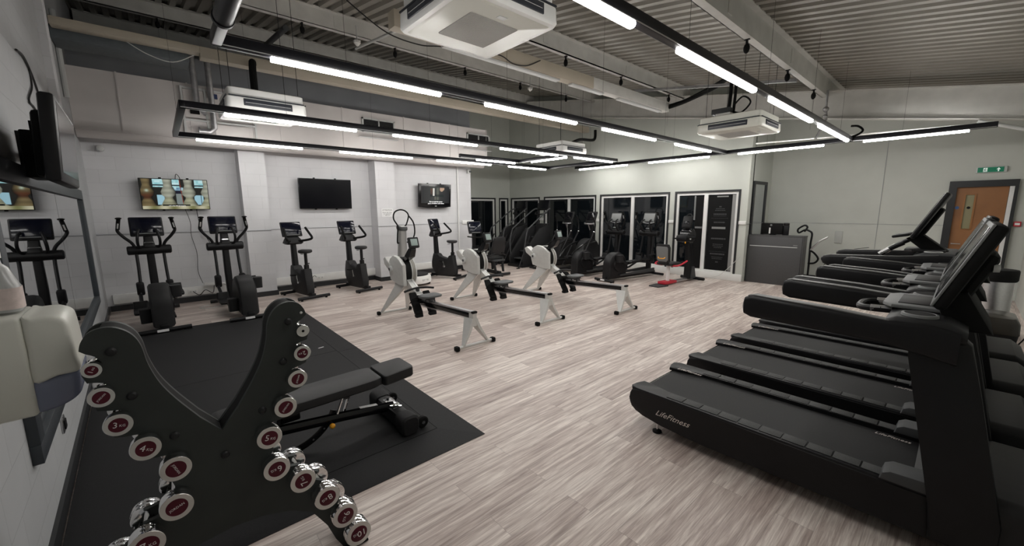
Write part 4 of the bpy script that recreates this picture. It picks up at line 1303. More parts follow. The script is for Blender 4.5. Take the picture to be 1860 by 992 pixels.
MB().box((0.03, 0.30, 0.188), (0.035, 0.14, 0.003), rot=(radians(-8), 0, 0)).build('warning_label', PAPER, t)
mb = MB().tube([(0.04, 0.05, 0.19), (0.02, 0.12, 0.34)], 0.010, 8)
mb.tube([(0.0, 0.12, 0.19), (0.0, 0.17, 0.34)], 0.010, 8)
mb.build('chrome_strut', CHR, t)
# ================================================================== rowing machines
RSIL = mat('rower_silver_paint', (0.60, 0.60, 0.58), 0.4, metal=0.25, noise=0.04)
ALU = mat('rail_aluminium', (0.7, 0.7, 0.72), 0.28, metal=0.9)
SEATG = mat('seat_grey_black', (0.075, 0.08, 0.082), 0.5)
def rower():
    t = thing('rowing_machine', (0, 0, 0), 0, 'x', 'rowing machine', 'rowing machines')
    # flywheel cage (axis along y), open mesh rim on the rider side
    wc = (0.40, 0, 0.76)
    R0 = 0.255
    MB().lathe([(0.05, 0.028), (R0*0.97, 0.028), (R0, 0.034), (R0, 0.045), (R0*0.965, 0.048), (R0*0.965, 0.092), (R0, 0.095), (R0, 0.112), (R0*0.93, 0.125), (0.05, 0.13)], wc, 'y', 44).build('flywheel_housing', RSIL, t)
    MB().lathe([(R0*0.972, 0.049), (R0*0.985, 0.055), (R0*0.985, 0.086), (R0*0.972, 0.091)], wc, 'y', 44).build('vent_rim', mat('perforated_mesh', (0.30, 0.29, 0.26), 0.5, metal=0.3), t)
    mb = MB()
    mb.lathe([(R0*0.80, 0.125), (R0*0.80, 0.133), (R0*0.45, 0.136), (R0*0.3, 0.138), (R0*0.3, 0.125)], wc, 'y', 36)
    mb.build('vent_cover', mat('perforated_mesh', (0.42, 0.41, 0.38), 0.5, metal=0.3), t)
    # black mesh band wrapped round the rear of the wheel
    mb = MB()
    mb.lathe([(0.05, -0.075), (R0*0.96, -0.075), (R0*0.96, 0.028), (0.05, 0.028)], wc, 'y', 40)
    mb.build('mesh_band', BLKM, t)
    # side body that carries the rail, and the damper nub at the front
    mb = MB().prism([(0.20, 0.62), (0.16, 0.74), (0.15, 0.88), (0.21, 0.97), (0.32, 1.025), (0.44, 1.02), (0.54, 0.97), (0.655, 0.90), (0.665, 0.57), (0.50, 0.57)], 'y', -0.135, -0.075, 0.010)
    mb.build('side_body', RSIL, t)
    MB().prism([(0.02, 0.86), (-0.02, 0.95), (0.05, 0.985), (0.22, 0.88), (0.20, 0.76)], 'y', -0.15, -0.02, 0.01).build('chain_case', RSIL, t)
    mb = MB().lathe([(0.055, 0), (0.055, -0.02), (0.035, -0.03), (0, -0.031)], (0.24, -0.135, 0.80), 'y', 24)
    cp = mb.build('chain_cap', LGRY, t)
    MB().lathe([(0.025, -0.032), (0.025, -0.034)], (0.24, -0.135, 0.80), 'y', 18).build('cap_emblem', DGRY, cp)
    # splayed tapered front legs and foot bar
    for s in (-1, 1):
        top = [(0.28, s*0.03-0.03, 0.70), (0.62, s*0.03-0.03, 0.62), (0.62, s*0.03+0.03, 0.62), (0.28, s*0.03+0.03, 0.70)]
        mid = [(0.28, s*0.085-0.025, 0.52), (0.50, s*0.085-0.025, 0.47), (0.50, s*0.085+0.02, 0.47), (0.28, s*0.085+0.02, 0.52)]
        bot = [(-0.025, s*0.235-0.012, 0.045), (0.035, s*0.235-0.012, 0.045), (0.035, s*0.235+0.012, 0.045), (-0.025, s*0.235+0.012, 0.045)]
        mb = MB().loft([bot, mid, top])
        mb.build('leg', RSIL, t)
    def foot_bar(x):
        fb = MB().tube([(x, -0.27, 0.035), (x, 0.27, 0.035)], 0.019, 12).build('foot_bar', RSIL, t)
        for s in (-1, 1):
            MB().box((x, s*0.285, 0.032), (0.075, 0.055, 0.062), 0.015).build('end_cap', BLKM, fb)
    foot_bar(0.0)
    foot_bar(2.36)
    # front sloping member with blank plate
    mb = MB().loft([[(0.56, -0.055, 0.70), (0.56, 0.055, 0.70), (0.52, 0.055, 0.60), (0.52, -0.055, 0.60)], [(1.00, -0.055, 0.42), (1.00, 0.055, 0.42), (0.96, 0.055, 0.33), (0.96, -0.055, 0.33)]])
    mb.build('front_member', RSIL, t)
    # monorail
    def rail(y0, y1, a, b_, m, nm):
        MB().prism([(0.98, 0.395-a), (2.34, 0.455-a), (2.34, 0.455-b_), (0.98, 0.395-b_)], 'y', y0, y1, 0.002).build(nm, m, t)
    rail(-0.024, 0.024, 0.0, 0.105, ALU, 'monorail')
    rail(-0.030, 0.030, -0.006, 0.006, BRSH, 'rail_top')
    rail(-0.0265, 0.0265, 0.018, 0.085, BLKG, 'rail_side')
    MB().box((2.345, 0, 0.45), (0.045, 0.075, 0.030), 0.008).build('rail_end_cap', BLKM, t)
    # rear legs
    mb = MB().bx(2.27, 2.36, -0.03, 0.03, 0.27, 0.44)
    mb.build('rear_bracket', RSIL, t)
    for s in (-1, 1):
        top = [(2.17, s*0.02-0.02, 0.36), (2.36, s*0.02-0.02, 0.37), (2.36, s*0.02+0.02, 0.37), (2.17, s*0.02+0.02, 0.36)]
        mid = [(2.22, s*0.07-0.02, 0.24), (2.37, s*0.07-0.02, 0.24), (2.37, s*0.07+0.02, 0.24), (2.22, s*0.07+0.02, 0.24)]
        bot = [(2.335, s*0.19-0.012, 0.045), (2.385, s*0.19-0.012, 0.045), (2.385, s*0.19+0.012, 0.045), (2.335, s*0.19+0.012, 0.045)]
        MB().loft([bot, mid, top]).build('leg', RSIL, t)
    # seat on its carriage
    mb = MB()
    ringset = []
    for f, z in ((0.75, 0.462), (0.96, 0.470), (1.0, 0.488), (0.97, 0.505), (0.80, 0.512)):
        ring = []
        for u, v in rrect(0, 0, 1, 1, 0.3, 6):
            x_ = 1.24+u*0.24*f
            y_ = v*0.33*f
            ring.append((x_, y_, z-0.012*(1-(2*v)**2)*(f < 0.99)*(z > 0.49)+0.010*(2*u)**2))
        ringset.append(ring)
    MB().loft(ringset).build('seat', SEATG, t)
    mb = MB().bx(1.17, 1.31, -0.045, 0.045, 0.425, 0.465, 0.004)
    for s in (-1, 1):
        mb.lathe([(0.016, -0.006), (0.016, 0.006)], (1.18, s*0.042, 0.41), 'y', 12).lathe([(0.016, -0.006), (0.016, 0.006)], (1.30, s*0.042, 0.41), 'y', 12)
    mb.build('seat_carriage', DGRY, t)
    # footrests
    for s in (-1, 1):
        mb = MB()
        a = Vector((0.90, 0, 0.50)); b_ = Vector((1.12, 0, 0.16))
        d = (b_-a).normalized(); nrm = Vector((d.z, 0, -d.x))
        secs = []
        for f, wd in ((0.0, 0.10), (0.2, 0.125), (0.8, 0.13), (1.0, 0.10)):
            c = a.lerp(b_, f)
            secs.append([(c.x+nrm.x*q, s*0.115+v, c.z+nrm.z*q) for v, q in ((-wd/2, -0.014), (wd/2, -0.014), (wd/2, 0.014), (-wd/2, 0.014))])
        mb.loft(secs)
        fr = mb.build('footrest', BLKM, t)
        mb = MB().tube([(0.975, s*0.115-0.075, 0.36), (1.02, s*0.115-0.05, 0.43), (1.04, s*0.115, 0.445), (1.02, s*0.115+0.05, 0.43), (0.975, s*0.115+0.075, 0.36)], 0.02, 6, flat=(0.3, 1.2))
        mb.build('foot_strap', BLKM, fr)
        mb = MB().box((1.075, s*0.115, 0.20), (0.05, 0.10, 0.10), 0.01, rot=(0, radians(30), 0))
        mb.build('heel_cup', BLKM, fr)
    MB().bx(0.93, 1.02, -0.07, 0.07, 0.34, 0.46, 0.01).build('footrest_bracket', BLKM, t)
    # handle resting on its hook, with chain
    mb = MB().tube(smooth_pts([(0.92, -0.25, 0.535), (0.90, -0.13, 0.555), (0.875, 0, 0.56), (0.90, 0.13, 0.555), (0.92, 0.25, 0.535)]), 0.017, 10)
    mb.build('pull_handle', BLK, t)
    MB().rod((0.87, 0, 0.56), (0.66, 0, 0.66), 0.006, seg=6).build('chain', BRSH, t)
    MB().box((0.86, 0, 0.53), (0.04, 0.05, 0.06), 0.006).build('handle_hook', DGRY, t)
    # monitor on its arm
    mb = MB().loft([[(0.42, -0.05, 0.90), (0.42, 0.01, 0.90), (0.40, 0.01, 0.865), (0.40, -0.05, 0.865)], [(0.72, -0.055, 1.16), (0.72, 0.045, 1.16), (0.74, 0.045, 1.03), (0.74, -0.055, 1.03)], [(0.79, -0.045, 1.185), (0.79, 0.035, 1.185), (0.80, 0.035, 1.14), (0.80, -0.045, 1.14)]])
    mb.build('monitor_arm', BLKG, t)
    mo = MB().box((0.80, -0.005, 1.255), (0.05, 0.17, 0.17), 0.015, rot=(0, radians(-18), 0)).build('monitor', BLK, t)
    MB().box((0.827, -0.005, 1.265), (0.004, 0.11, 0.105), 0.001, rot=(0, radians(-18), 0)).build('monitor_screen', LCD, mo)
    return t
rm = rower()
rm.location = (-6.39, 2.91, 0); rm['label'] = 'silver rowing machine nearest the camera and nearest the vibration machine'
dup(rm, (-6.49, 4.43, 0), 0, 'silver rowing machine in the middle of the row of three')
dup(rm, (-6.05, 5.85, 0), 0, 'silver rowing machine furthest right, beside the two window cross trainers')
# ================================================================== cardio machines
def P3(*p): return [Vector(q) for q in p]
def cross_trainer(grey=False):
    t = thing('cross_trainer', (0, 0, 0), 0, 'x', 'cross trainer', 'cross trainers by the windows' if grey else 'cross trainers facing the television wall')
    rb = MB().tube([(0.93, -0.30, 0.045), (0.93, 0.30, 0.045)], 0.032, 12).build('rear_bar', BLK, t)
    MB().box((0.965, -0.03, 0.048), (0.004, 0.13, 0.035)).build('white_label', PAPER, rb)
    for s in (-1, 1):
        MB().lathe([(0.025, 0), (0.018, 0.02)], (0.93, s*0.22, 0), 'z', 12).build('leveller', BLKM, rb)
    fb = MB().tube([(-0.93, -0.30, 0.045), (-0.93, 0.30, 0.045)], 0.032, 12).build('front_bar', BLK, t)
    MB().bx(-0.93, 0.93, -0.05, 0.05, 0.05, 0.13, 0.01).build('base_beam', BLK, t)
    for s in (-1, 1):
        MB().prism([(-0.75, 0.13), (0.55, 0.13), (0.55, 0.16), (-0.75, 0.22)], 'y', s*0.14-0.02, s*0.14+0.02).build('side_rail', DGRY if grey else BLK, t)
    # drive housing
    prof = []
    for a in range(0, 181, 12):
        prof.append((0.58+0.30*cos(radians(a)), 0.40+0.30*sin(radians(a))))
    prof = [(0.90, 0.07)]+prof+[(0.27, 0.10)]
    mb = MB()
    secs = []
    for yy, f in ((-0.125, 0.88), (-0.105, 0.97), (-0.07, 1.0), (0.07, 1.0), (0.105, 0.97), (0.125, 0.88)):
        secs.append([(0.58+(p[0]-0.58)*f, yy, 0.36+(p[1]-0.36)*f) for p in prof])
    mb.loft(secs)
    mb.build('drive_housing', CHAR if not grey else BLK, t)
    for s in (-1, 1):
        MB().lathe([(0.16, 0), (0.15, 0.02), (0.0, 0.022)], (0.58, s*0.125, 0.40), 'y', 24).build('crank_disc', BLK, t)
    # pedals and their long arms
    for s, zp in ((-1, 0.20), (1, 0.44)):
        xp = 0.15
        mb = MB().tube(P3((-0.62, s*0.20, 0.42 if s < 0 else 0.46), (-0.2, s*0.205, zp+0.05), (0.35, s*0.19, zp-0.03), (0.60, s*0.17, 0.30 if s < 0 else 0.52)), 0.026, 8)
        mb.build('pedal_arm', BLK, t)
        mb = MB().loft([rsec(xp, s*0.22, 0.40, 0.17, 0.04, zp), rsec(xp, s*0.22, 0.42, 0.185, 0.05, zp+0.025), rsec(xp-0.03, s*0.22, 0.38, 0.18, 0.05, zp+0.05)])
        pd = mb.build('pedal', BLK, t)
        mb = MB().loft([rsec(xp-0.17, s*0.22, 0.09, 0.185, 0.03, zp+0.02), rsec(xp-0.19, s*0.22, 0.06, 0.17, 0.025, zp+0.15)])
        mb.build('toe_guard', BLK, pd)
        mb = MB().loft([rsec(0.62, s*0.185, 0.14, 0.13, 0.03, zp-0.02+(0.05 if s > 0 else -0.05)), rsec(0.62, s*0.185, 0.16, 0.14, 0.03, zp+0.16+(0.05 if s > 0 else -0.02))])
        mb.build('crank_cover', CHAR, t)
    # column, crossbar
    MB().loft([rsec(-0.70, 0, 0.13, 0.10, 0.03, 0.12), rsec(-0.72, 0, 0.11, 0.11, 0.025, 0.6), rsec(-0.72, 0, 0.10, 0.10, 0.025, 1.12)]).build('column', BLK, t)
    MB().lathe([(0.055, -0.285), (0.074, -0.27), (0.076, -0.10), (0.082, 0), (0.076, 0.10), (0.074, 0.27), (0.055, 0.285)], (-0.68, 0, 1.115), 'y', 24).build('crossbar', BLK, t)
    MB().loft([rsec(-0.66, 0, 0.10, 0.16, 0.03, 1.17), rsec(-0.68, 0, 0.08, 0.13, 0.03, 1.27), rsec(-0.70, 0, 0.06, 0.12, 0.02, 1.36)]).build('console_neck', CHAR, t)
    MB().loft([rsec(-0.625, 0, 0.06, 0.13, 0.02, 1.235), rsec(-0.63, 0, 0.05, 0.11, 0.02, 1.25)]).build('cup_rim', BRSH, t)
    # console
    tl = radians(-14)
    if grey:
        c = MB().box((-0.68, 0, 1.50), (0.05, 0.40, 0.30), 0.03, rot=(0, tl, 0)).build('console', CHAR, t)
        MB().box((-0.652, 0, 1.52), (0.004, 0.33, 0.21), 0.002, rot=(0, tl, 0)).build('console_face', mat('grey_keypad', (0.24, 0.25, 0.25), 0.4), c)
        mb = MB().tube(smooth_pts([(-0.64, -0.18, 1.40), (-0.60, 0, 1.37), (-0.64, 0.18, 1.40)]), 0.012, 8)
        mb.build('console_rim', BRSH, c)
    else:
        c = MB().box((-0.70, 0, 1.505), (0.045, 0.43, 0.33), 0.02, rot=(0, tl, 0)).build('console', BLK, t)
        MB().box((-0.675, 0, 1.52), (0.004, 0.39, 0.27), 0.002, rot=(0, tl, 0)).build('console_screen', SCRB, c)
        MB().box((-0.625, 0, 1.395), (0.05, 0.25, 0.018), 0.006).build('tablet_ledge', MGRY, c)
    for s in (-1, 1):
        mb = MB().tube(smooth_pts([(-0.64, s*0.10, 1.16), (-0.56, s*0.135, 1.19), (-0.50, s*0.14, 1.30), (-0.52, s*0.12, 1.42), (-0.60, s*0.10, 1.46)]), 0.021, 8)
        mb.build('fixed_handle', BLK, t)
    # swinging arms
    for s in (-1, 1):
        mb = MB().tube(smooth_pts([(-0.52, s*0.20, 0.36), (-0.58, s*0.18, 0.60), (-0.66, s*0.175, 1.05), (-0.66, s*0.20, 1.22), (-0.62, s*0.30, 1.35), (-0.60, s*0.355, 1.44), (-0.58, s*0.35, 1.50)]), 0.023, 10)
        ar = mb.build('swing_arm', BLK, t)
        mb = MB().tube(smooth_pts([(-0.58, s*0.352, 1.47), (-0.57, s*0.335, 1.58), (-0.55, s*0.325, 1.63)]), 0.027, 10)
        mb.lathe([(0.022, -0.012), (0.04, 0.0), (0.042, 0.012), (0.02, 0.022)], (-0.54, s*0.325, 1.645), 'z', 14)
        g = mb.build('grip', BLKM, ar)
        MB().tube([(-0.561, s*0.352, 1.49), (-0.552, s*0.338, 1.57)], 0.012, 8).build('pulse_sensor', BRSH, g)
        MB().box((-0.56, s*0.19, 0.48), (0.11, 0.10, 0.22), 0.025, rot=(0, radians(8), 0)).build('arm_joint', BLK, ar)
    return t
ct = cross_trainer()
ct.location = (-8.50, -0.13, 0); ct.rotation_euler = (0, 0, radians(2.5)); ct['label'] = 'black cross trainer nearest the mirror wall, facing the television wall'
dup(ct, (-8.47, 0.93, 0), radians(3), 'black cross trainer second from the mirror wall, beside the first bike')
cg = cross_trainer(True)
cg.location = (-6.47, 8.80, 0); cg.rotation_euler = (0, 0, radians(-98)); cg['label'] = 'window cross trainer with grey keypad console, left one of the pair'
dup(cg, (-5.52, 8.87, 0), radians(-98), 'window cross trainer with grey keypad console, right one of the pair beside the arm ergometer')

def bike():
    t = thing('exercise_bike', (0, 0, 0), 0, 'x', 'exercise bike', 'upright exercise bikes')
    for x, w_, nm in ((0.45, 0.31, 'rear_bar'), (-0.45, 0.27, 'front_bar')):
        b_ = MB().tube([(x, -w_, 0.05), (x, w_, 0.05)], 0.032, 12).build(nm, BLK, t)
        for s in (-1, 1):
            MB().lathe([(0.024, 0), (0.018, 0.025)], (x, s*(w_-0.07), 0), 'z', 12).build('leveller', BLKM, b_)
    MB().bx(-0.45, 0.45, -0.04, 0.04, 0.05, 0.12, 0.01).build('base_beam', BLK, t)
    # body
    pr = [(0.33, 0.10), (0.34, 0.22), (0.30, 0.40), (0.27, 0.60), (0.17, 0.60), (0.12, 0.50), (-0.02, 0.54), (-0.14, 0.57), (-0.20, 0.64), (-0.34, 0.64), (-0.37, 0.55), (-0.40, 0.42), (-0.40, 0.28), (-0.33, 0.14), (-0.20, 0.07), (0.20, 0.06)]
    secs = []
    cx_ = sum(p[0] for p in pr)/len(pr); cz_ = sum(p[1] for p in pr)/len(pr)
    for yy, f in ((-0.085, 0.90), (-0.07, 0.97), (-0.045, 1.0), (0.045, 1.0), (0.07, 0.97), (0.085, 0.90)):
        secs.append([(cx_+(p[0]-cx_)*f, yy, cz_+(p[1]-cz_)*f) for p in pr])
    MB().loft(secs).build('body_shell', CHAR, t)
    for s in (-1, 1):
        MB().lathe([(0.20, 0), (0.19, 0.012), (0.0, 0.014)], (-0.13, s*0.083, 0.33), 'y', 28).build('wheel_cover', BLK, t)
        a = radians(-80 if s > 0 else 100)
        ex_, ez_ = 0.02+0.15*cos(a), 0.32+0.15*sin(a)
        cr_ = MB().rod((0.02, s*0.11, 0.32), (ex_, s*0.115, ez_), 0.014, seg=8).lathe([(0.03, -0.01), (0.03, 0.02)], (0.02, s*0.10, 0.32), 'y', 16).build('crank', CHR, t)
        MB().box((ex_, s*0.175, ez_), (0.10, 0.09, 0.025), 0.008).build('pedal', BLKM, cr_)
    # seat
    MB().rod((0.22, 0, 0.58), (0.22, 0, 0.92), 0.03).build('seat_post', BLK, t)
    MB().loft([rsec(0.215, 0, 0.09, 0.09, 0.02, 0.40), rsec(0.22, 0, 0.08, 0.08, 0.02, 0.68)]).build('post_sleeve', BLK, t)
    secs = []
    for f, z in ((0.7, 0.915), (0.95, 0.93), (1.0, 0.955), (0.93, 0.98), (0.75, 0.985)):
        ring = []
        for k in range(24):
            a = 2*pi*k/24
            u, v = cos(a), sin(a)
            wd = 0.135 if u > -0.1 else 0.135*(1-0.62*(-u-0.1)/0.9)
            ring.append((0.20+0.15*u*f, wd*v*f, z))
        secs.append(ring)
    MB().loft(secs).build('saddle', VINYL, t)
    MB().rod((0.20, 0, 0.70), (0.20, 0.07, 0.70), 0.012).rod((0.16, -0.02, 0.89), (0.10, -0.04, 0.89), 0.006).build('adjust_lever', DGRY, t)
    # column and console
    MB().loft([rsec(-0.28, 0, 0.12, 0.11, 0.03, 0.60), rsec(-0.30, 0, 0.10, 0.095, 0.03, 1.12)]).build('column', BLK, t)
    MB().loft([rsec(-0.29, 0, 0.16, 0.28, 0.03, 1.07), rsec(-0.29, 0, 0.20, 0.36, 0.04, 1.10), rsec(-0.31, 0, 0.14, 0.30, 0.03, 1.17), rsec(-0.33, 0, 0.08, 0.20, 0.02, 1.25)]).build('cup_tray', BLK, t)
    tl = radians(-16)
    c = MB().box((-0.33, 0, 1.375), (0.04, 0.40, 0.31), 0.018, rot=(0, tl, 0)).build('console', BLK, t)
    MB().box((-0.307, 0, 1.39), (0.004, 0.37, 0.25), 0.002, rot=(0, tl, 0)).build('console_screen', SCRB, c)
    MB().box((-0.265, 0, 1.265), (0.05, 0.26, 0.018), 0.006).build('tablet_ledge', MGRY, c)
    for s in (-1, 1):
        mb = MB().tube(smooth_pts([(-0.28, s*0.05, 1.13), (-0.18, s*0.13, 1.14), (-0.02, s*0.22, 1.17), (0.02, s*0.25, 1.21), (-0.06, s*0.235, 1.30), (-0.17, s*0.215, 1.41)]), 0.023, 10)
        mb.build('handlebar', BLKM, t)
    return t
bk = bike()
bk.location = (-8.90, 2.10, 0); bk.rotation_euler = (0, 0, radians(10)); bk['label'] = 'black upright bike nearest the cross trainers, white glare on its screen'
dup(bk, (-8.90, 3.22, 0), radians(10), 'black upright bike between the first bike and the vibration machine')
dup(bk, (-8.82, 5.48, 0), radians(23), 'black upright bike beyond the vibration machine, below the small television')

# recumbent bike
t = thing('recumbent_bike', (-8.75, 6.70, 0), radians(-4), 'black recumbent bike with a high backrest at the end of the television wall', 'exercise bike')
for x in (0.72, -0.72):
    MB().tube([(x, -0.32, 0.05), (x, 0.32, 0.05)], 0.035, 12).build('floor_bar', BLK, t)
MB().bx(-0.72, 0.72, -0.05, 0.05, 0.05, 0.13, 0.01).build('base_beam', BLK, t)
MB().prism([(-0.70, 0.1), (-0.66, 0.45), (-0.55, 0.66), (-0.40, 0.68), (-0.18, 0.5), (-0.05, 0.15), (-0.1, 0.08)], 'y', -0.09, 0.09, 0.02).build('body_shell', CHAR, t)
for s in (-1, 1):
    cr_ = MB().rod((-0.38, s*0.11, 0.42), (-0.30, s*0.12, 0.42+s*0.14), 0.014).build('crank', CHR, t)
    MB().box((-0.30, s*0.17, 0.42+s*0.14), (0.10, 0.1, 0.03), 0.01).build('pedal', BLKM, cr_)
MB().loft([rsec(-0.58, 0, 0.09, 0.09, 0.02, 0.60), rsec(-0.52, 0, 0.08, 0.08, 0.02, 1.05)]).build('column', BLK, t)
c = MB().box((-0.50, 0, 1.25), (0.04, 0.44, 0.36), 0.02, rot=(0, radians(-16), 0)).build('console', BLK, t)
MB().box((-0.476, 0, 1.27), (0.004, 0.40, 0.28), 0.002, rot=(0, radians(-16), 0)).build('console_screen', SCRB, c)
MB().box((-0.44, 0, 1.11), (0.05, 0.28, 0.02), 0.006).build('tablet_ledge', MGRY, c)
mb = MB().tube(smooth_pts([(-0.52, -0.22, 1.0), (-0.35, -0.24, 1.0), (-0.28, 0, 0.98), (-0.35, 0.24, 1.0), (-0.52, 0.22, 1.0)]), 0.018, 8)
mb.build('front_handle', BLKM, t)
MB().bx(0.18, 0.62, -0.22, 0.22, 0.44, 0.51, 0.03).build('seat_pad', VINYL, t)
secs = []
for z, wd, th in ((0.56, 0.34, 0.05), (0.62, 0.40, 0.08), (0.90, 0.40, 0.08), (1.02, 0.34, 0.07), (1.05, 0.24, 0.04)):
    secs.append(rsec(0.60+(z-0.56)*0.28, 0, th, wd, 0.025, z))
MB().loft(secs).build('backrest', VINYL, t)
mb = MB()
for s in (-1, 1):
    mb.tube(smooth_pts([(0.66, s*0.10, 0.62), (0.64, s*0.24, 0.56), (0.50, s*0.29, 0.56), (0.30, s*0.29, 0.60)]), 0.018, 8)
mb.build('side_handles', BLK, t)
for x0_, x1_ in ((0.62, 0.70), (0.16, 0.20)):
    for s in (-1, 1):
        MB().loft([rsec(x1_, s*0.12, 0.07, 0.04, 0.01, 0.12), rsec(x0_, s*0.14, 0.07, 0.05, 0.01, 0.46)]).build('seat_leg', BLK, t)
MB().bx(0.1, 0.72, -0.17, 0.17, 0.40, 0.445, 0.01).build('seat_rail', DGRY, t)

# vibration machine
t = thing('vibration_machine', (-8.62, 4.42, 0), radians(12), 'white and silver vibration plate machine with a looped black handle', 'vibration machine')
for s in (-1, 1):
    MB().bx(-0.30, 0.32, s*0.24-0.03, s*0.24+0.03, 0.0, 0.06, 0.01).build('base_skid', BLKM, t)
MB().lathe([(0.36, 0.05), (0.40, 0.07), (0.41, 0.12), (0.40, 0.21), (0.385, 0.235)], (0.06, 0, 0), 'z', 48, sx=1.0, sy=0.95).build('platform_base', WHT, t)
MB().lathe([(0.33, 0.235), (0.34, 0.242), (0.335, 0.262), (0.32, 0.268)], (0.06, 0, 0), 'z', 48, sx=1.0, sy=0.95).build('platform_mat', RUB, t)
MB().bx(0.44, 0.466, -0.09, 0.09, 0.12, 0.17, 0.008).build('front_badge', LGRY, t)
MB().loft([rsec(-0.34, 0, 0.22, 0.26, 0.07, 0.10), rsec(-0.34, 0, 0.19, 0.24, 0.07, 0.45), rsec(-0.33, 0, 0.16, 0.20, 0.06, 0.9), rsec(-0.32, 0, 0.17, 0.22, 0.07, 1.30)]).build('column', mat('satin_silver', (0.36, 0.36, 0.35), 0.35, metal=0.5), t)
MB().loft([rsec(-0.33, 0, 0.13, 0.21, 0.05, 0.1), rsec(-0.26, 0, 0.13, 0.25, 0.05, 0.3), rsec(-0.30, 0, 0.08, 0.18, 0.03, 0.55)]).build('column_shroud', WHT, t)
c = MB().loft([[(p[0], p[1], p[2]+0.25*(-(p[0]+0.30))) for p in rsec(-0.31, 0, 0.21*f, 0.26*f, 0.09*f, z)] for f, z in ((0.95, 1.29), (1.0, 1.32), (0.98, 1.36), (0.85, 1.375))]).build('console', DGRY, t)
MB().box((-0.28, 0, 1.376), (0.12, 0.15, 0.006), 0.002, rot=(0, radians(14), 0)).build('console_panel', LGRY, c)
mb = MB().tube(smooth_pts([(-0.30, -0.12, 0.98), (-0.24, -0.20, 1.0), (-0.22, -0.20, 1.20), (-0.24, -0.17, 1.38), (-0.26, -0.26, 1.55), (-0.27, -0.22, 1.70), (-0.28, -0.06, 1.76), (-0.28, 0.10, 1.73), (-0.27, 0.18, 1.62), (-0.26, 0.10, 1.42), (-0.28, 0.05, 1.36)]), 0.017, 10)
mb.tube(smooth_pts([(-0.27, 0.18, 1.62), (-0.22, 0.28, 1.45), (-0.20, 0.29, 1.20), (-0.24, 0.22, 1.02), (-0.30, 0.12, 0.98)]), 0.017, 10)
mb.build('loop_handle', BLKM, t)

# stair climbers (front toward the windows)
def stair():
    t = thing('stair_climber', (0, 0, 0), 0, 'x', 'stair climber', 'stair climbers in the far corner')
    MB().bx(-0.62, 0.62, -0.36, 0.36, 0.0, 0.10, 0.03).build('base', BLK, t)
    for s in (-1, 1):
        MB().prism([(-0.60, 0.08), (0.55, 0.08), (0.60, 0.30), (-0.10, 1.15), (-0.58, 1.25)], 'y', s*0.30-0.03, s*0.30+0.03, 0.01).build('side_panel', CHAR, t)
        mb = MB().tube(smooth_pts([(0.52, s*0.30, 0.34), (0.50, s*0.36, 0.75), (0.42, s*0.36, 1.10), (0.30, s*0.36, 1.22), (-0.45, s*0.34, 1.72), (-0.62, s*0.28, 1.75)]), 0.022, 8)
        mb.build('handrail', DGRY, t)
        MB().rod((-0.58, s*0.27, 1.15), (-0.62, s*0.25, 1.95), 0.03, seg=8).build('upright', BLK, t)
    for k in range(4):
        st = MB().bx(0.42-0.24*k-0.26, 0.42-0.24*k, -0.27, 0.27, 0.22+0.21*k, 0.25+0.21*k, 0.006).build('step', DGRY, t)
        MB().bx(0.42-0.24*k-0.26, 0.42-0.24*k-0.24, -0.27, 0.27, 0.25+0.21*k, 0.43+0.21*k).build('riser', BLK, st)
    MB().bx(-0.62, -0.50, -0.27, 0.27, 0.9, 1.30, 0.02).build('front_cover', CHAR, t)
    c = MB().box((-0.62, 0, 1.88), (0.05, 0.50, 0.34), 0.02, rot=(0, radians(-14), 0)).build('console', BLK, t)
    MB().box((-0.592, 0, 1.90), (0.004, 0.44, 0.26), 0.002, rot=(0, radians(-14), 0)).build('console_screen', SCR, c)
    mb = MB().tube(smooth_pts([(-0.56, -0.30, 1.66), (-0.40, -0.16, 1.60), (-0.38, 0.16, 1.60), (-0.56, 0.30, 1.66)]), 0.018, 8)
    mb.build('front_bar', BLK, t)
    for s in (-1, 1):
        mb = MB().tube([(0.30, s*0.34, 0.95), (0.80, s*0.40, 0.02)], 0.02, 8).box((0.82, s*0.40, 0.012), (0.10, 0.06, 0.02), 0.005)
        mb.build('rear_strut', BLK, t)
    return t
sc = stair()
sc.location = (-10.15, 8.75, 0); sc.rotation_euler = (0, 0, radians(-92)); sc['label'] = 'black stair climber further into the corner, left of its twin'
dup(sc, (-9.05, 8.72, 0), radians(-92), 'black stair climber on the right of the pair, its rail rising before the corner window')

